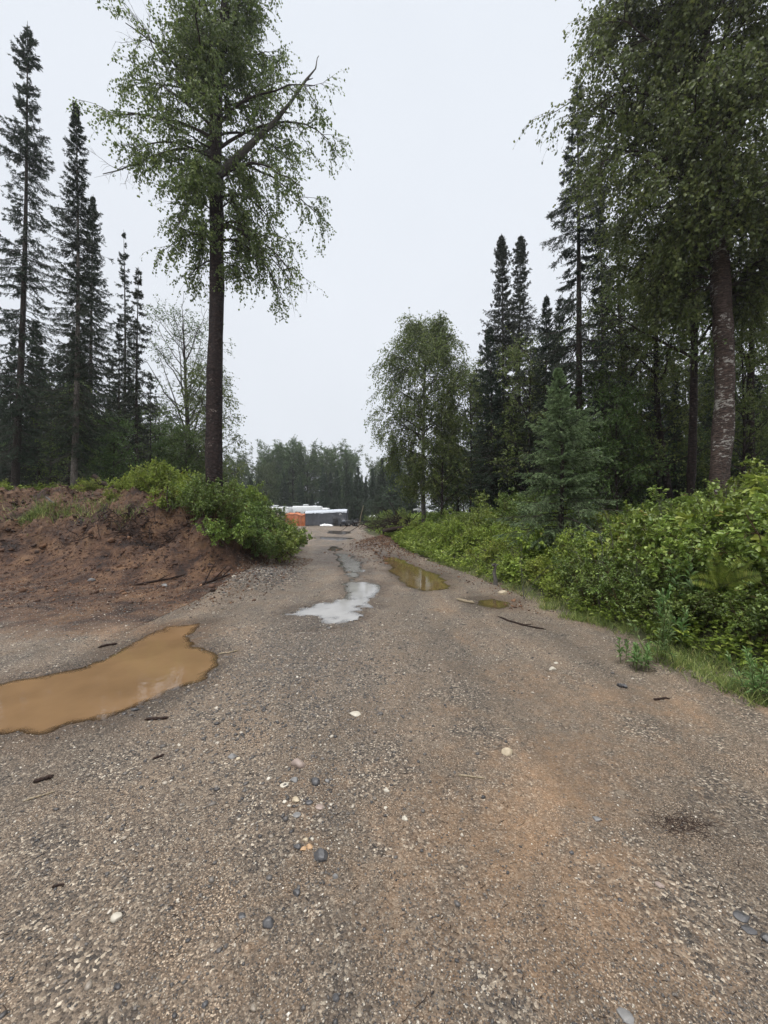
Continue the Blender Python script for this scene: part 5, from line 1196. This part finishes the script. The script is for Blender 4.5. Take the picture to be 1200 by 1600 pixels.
# orange tarp
xa, xb = PX(445, 55), PX(476, 55); hx = (xb - xa) / 2
root = empty('orange_tarp_load', ((xa + xb) / 2, 56.0, 0), 0, 'stack wrapped in a bright orange tarp left of the covered trailer', 'tarp'); a = Acc(); r = R(401)
pt = lambda x: 1.66 + .07 * math.cos(x * 2.3 + .6) + .05 * math.sin(x * 5.1); shell(a, pt, -hx, hx, -.9, .9, .0, r, lean=.22, fold=.16); roofcap(a, pt, -hx, hx, -.9, .9, r, .05, .2); a.build('tarp', 'tarp_orange', root)
a = Acc(); 
for x in (-.9, 0, .9): tubes(a, np.array([(x, -1.14, .2), (x, -1.06, 1.0), (x, -1.0, 1.7), (x, 0, 2.15), (x, 1.0, 1.7)]), np.full(5, .012), 5)
a.build('rope', 'rv_trim', root)
def rv(label, x, y, L, h, rz, seed, cabover=True):
    root = empty('motorhome', (x, y, 0), rz, label, 'motorhome'); a = Acc(); box(a, (0, 0, .55 + (h - .55) / 2), (L, 2.3, h - .55), bev=.14)
    if cabover: box(a, (L / 2 + .55, 0, h - .75), (1.3, 2.2, .95), bev=.2)
    a.build('body', 'rv_white', root)
    a = Acc(); box(a, (L / 2 + .75, 0, .95), (1.7, 1.9, .9), bev=.15); a.build('cab', 'rv_white', root)
    a = Acc(); box(a, (L / 2 + .65, 0, 1.55), (1.0, 1.75, .5), bev=.1); a.build('windscreen', 'glass', root)
    for i, xx in enumerate(np.linspace(-L / 2 + .9, L / 2 - .9, 3)):
        a = Acc(); box(a, (xx, -1.155, 1.75), (.8, .03, .55)); w_ = a.build('window', 'glass', root)
        a = Acc(); box(a, (xx, -1.163, 2.05), (.88, .03, .05)); box(a, (xx, -1.163, 1.45), (.88, .03, .05)); a.build('frame', 'rv_trim', w_)
    a = Acc(); box(a, (0, -1.154, 1.15), (L - .5, .02, .14)); a.build('stripe', 'blue_grey', root)
    a = Acc(); box(a, (-.3, 0, h + .14), (.85, .75, .28), bev=.06); a.build('air_conditioner', 'rv_white', root)
    a = Acc(); box(a, (1.1, .2, h + .08), (.5, .5, .16), bev=.04); a.build('roof_vent', 'rv_white', root)
    a = Acc(); box(a, (.5, -.7, h + .12), (L * .7, .05, .05)); box(a, (.5, .7, h + .12), (L * .7, .05, .05)); a.build('roof_rack', 'rv_trim', root)
    for xx in (-L / 2 + 1.2, L / 2 + .5):
        for yy in (-1.0, 1.0): wheel(root, (xx, yy, .38), .38, .25)
    return root
rv('white motorhome rising behind the orange tarp and covered trailer', PX(480, 61), 61.5, 4.6, 3.0, .06, 1)
rv('white motorhome half hidden behind the left roadside shrubs', PX(433, 60), 60, 4.4, 2.85, -.12, 2, False)
# quads
def quad(label, x, y, rz, front):
    root = empty('quad_bike', (x, y, 0), rz, label, 'quad bike')
    a = Acc(); box(a, (0, 0, .48), (1.2, .36, .28), bev=.08); box(a, (.48, 0, .68), (.5, .5, .22), bev=.08); box(a, (-.5, 0, .68), (.5, .62, .12), bev=.05); a.build('body', 'black_plastic', root)
    a = Acc(); box(a, (-.15, 0, .80), (.62, .28, .14), bev=.06); a.build('seat', 'rubber', root)
    a = Acc(); tubes(a, np.array([(.28, 0, .7), (.22, 0, .92), (.2, 0, 1.0)]), np.full(3, .025), 6); tubes(a, np.array([(.12, -.36, 1.02), (.2, -.12, 1.0), (.2, .12, 1.0), (.12, .36, 1.02)]), np.full(4, .018), 6); a.build('handlebar', 'steel', root)
    a = Acc(); box(a, (.74, 0, .70), (.06, .44, .30), bev=.025); a.build('front_panel', front, root)
    for yy in (-.14, .14):
        a = Acc(); lathe(a, [(.001, .02), (.05, .015), (.055, -.02)], (.77, yy, .78), 'x', 12); a.build('headlight', 'steel', root)
    for fx, fy in ((.5, .44), (.5, -.44), (-.5, .44), (-.5, -.44)):
        a = Acc(); box(a, (fx, fy * .85, .60), (.5, .26, .05), bev=.02); a.build('fender', 'black_plastic', root); wheel(root, (fx, fy, .28), .28, .22)
    a = Acc()
    for yy in np.linspace(-.28, .28, 5): tubes(a, np.array([(-.82, yy, .80), (-.35, yy, .80)]), np.full(2, .012), 5)
    tubes(a, np.array([(-.82, -.28, .80), (-.82, .28, .80)]), np.full(2, .012), 5); a.build('rack', 'steel', root)
quad('quad bike with pale front panel at the right end of the covered trailer', PX(537.5, 53.2), 53.2, -1.5, 'blue_grey')
quad('dark quad bike seen side on right of the pale fronted one', PX(549, 53.4), 53.4, .4, 'black_plastic')
# cart with a black drum at the very end
root = empty('utility_cart', (PX(558, 53), 53.2, 0), .3, 'black utility cart at the right end of the parked machines', 'cart')
a = Acc(); box(a, (0, 0, .42), (1.2, .9, .06), bev=.02); box(a, (0, -.44, .58), (1.2, .04, .26)); box(a, (0, .44, .58), (1.2, .04, .26)); box(a, (-.58, 0, .58), (.04, .84, .26)); a.build('tray', 'black_plastic', root)
for yy in (-.52, .52): wheel(root, (0, yy, .28), .28, .14)
a = Acc(); tubes(a, np.array([(.6, 0, .42), (1.0, 0, .40), (1.4, 0, .5)]), np.full(3, .022), 6); a.build('drawbar', 'steel', root)
o = Acc(); lathe(o, [(.001, 0), (.27, 0), (.28, .05), (.27, .3), (.29, .33), (.27, .36), (.27, .62), (.29, .64), (.26, .66), (.001, .65)], (0, 0, 0)); o = o.build('drum', 'black_plastic'); o.location = (PX(558, 53), 53.2, .455); tag(o, 'black plastic drum standing in the utility cart', 'drum')

# ------------------------------------------------------------------ damp air
m = bpy.data.materials.new('haze'); m.use_nodes = True; n = m.node_tree; n.nodes.clear()
o_ = n.nodes.new('ShaderNodeOutputMaterial'); v_ = n.nodes.new('ShaderNodeVolumePrincipled'); v_.inputs['Color'].default_value = (.93, .96, 1, 1); v_.inputs['Density'].default_value = .0008; v_.inputs['Anisotropy'].default_value = .3
n.links.new(v_.outputs[0], o_.inputs['Volume'])
a = Acc(); box(a, (0, 0, 0), (260, 240, 32)); o = a.build('haze', m, smooth=False); o.location = (0, 40, 13.5); tag(o, 'thin drizzle haze hanging over the whole lot', 'haze', kind='stuff')
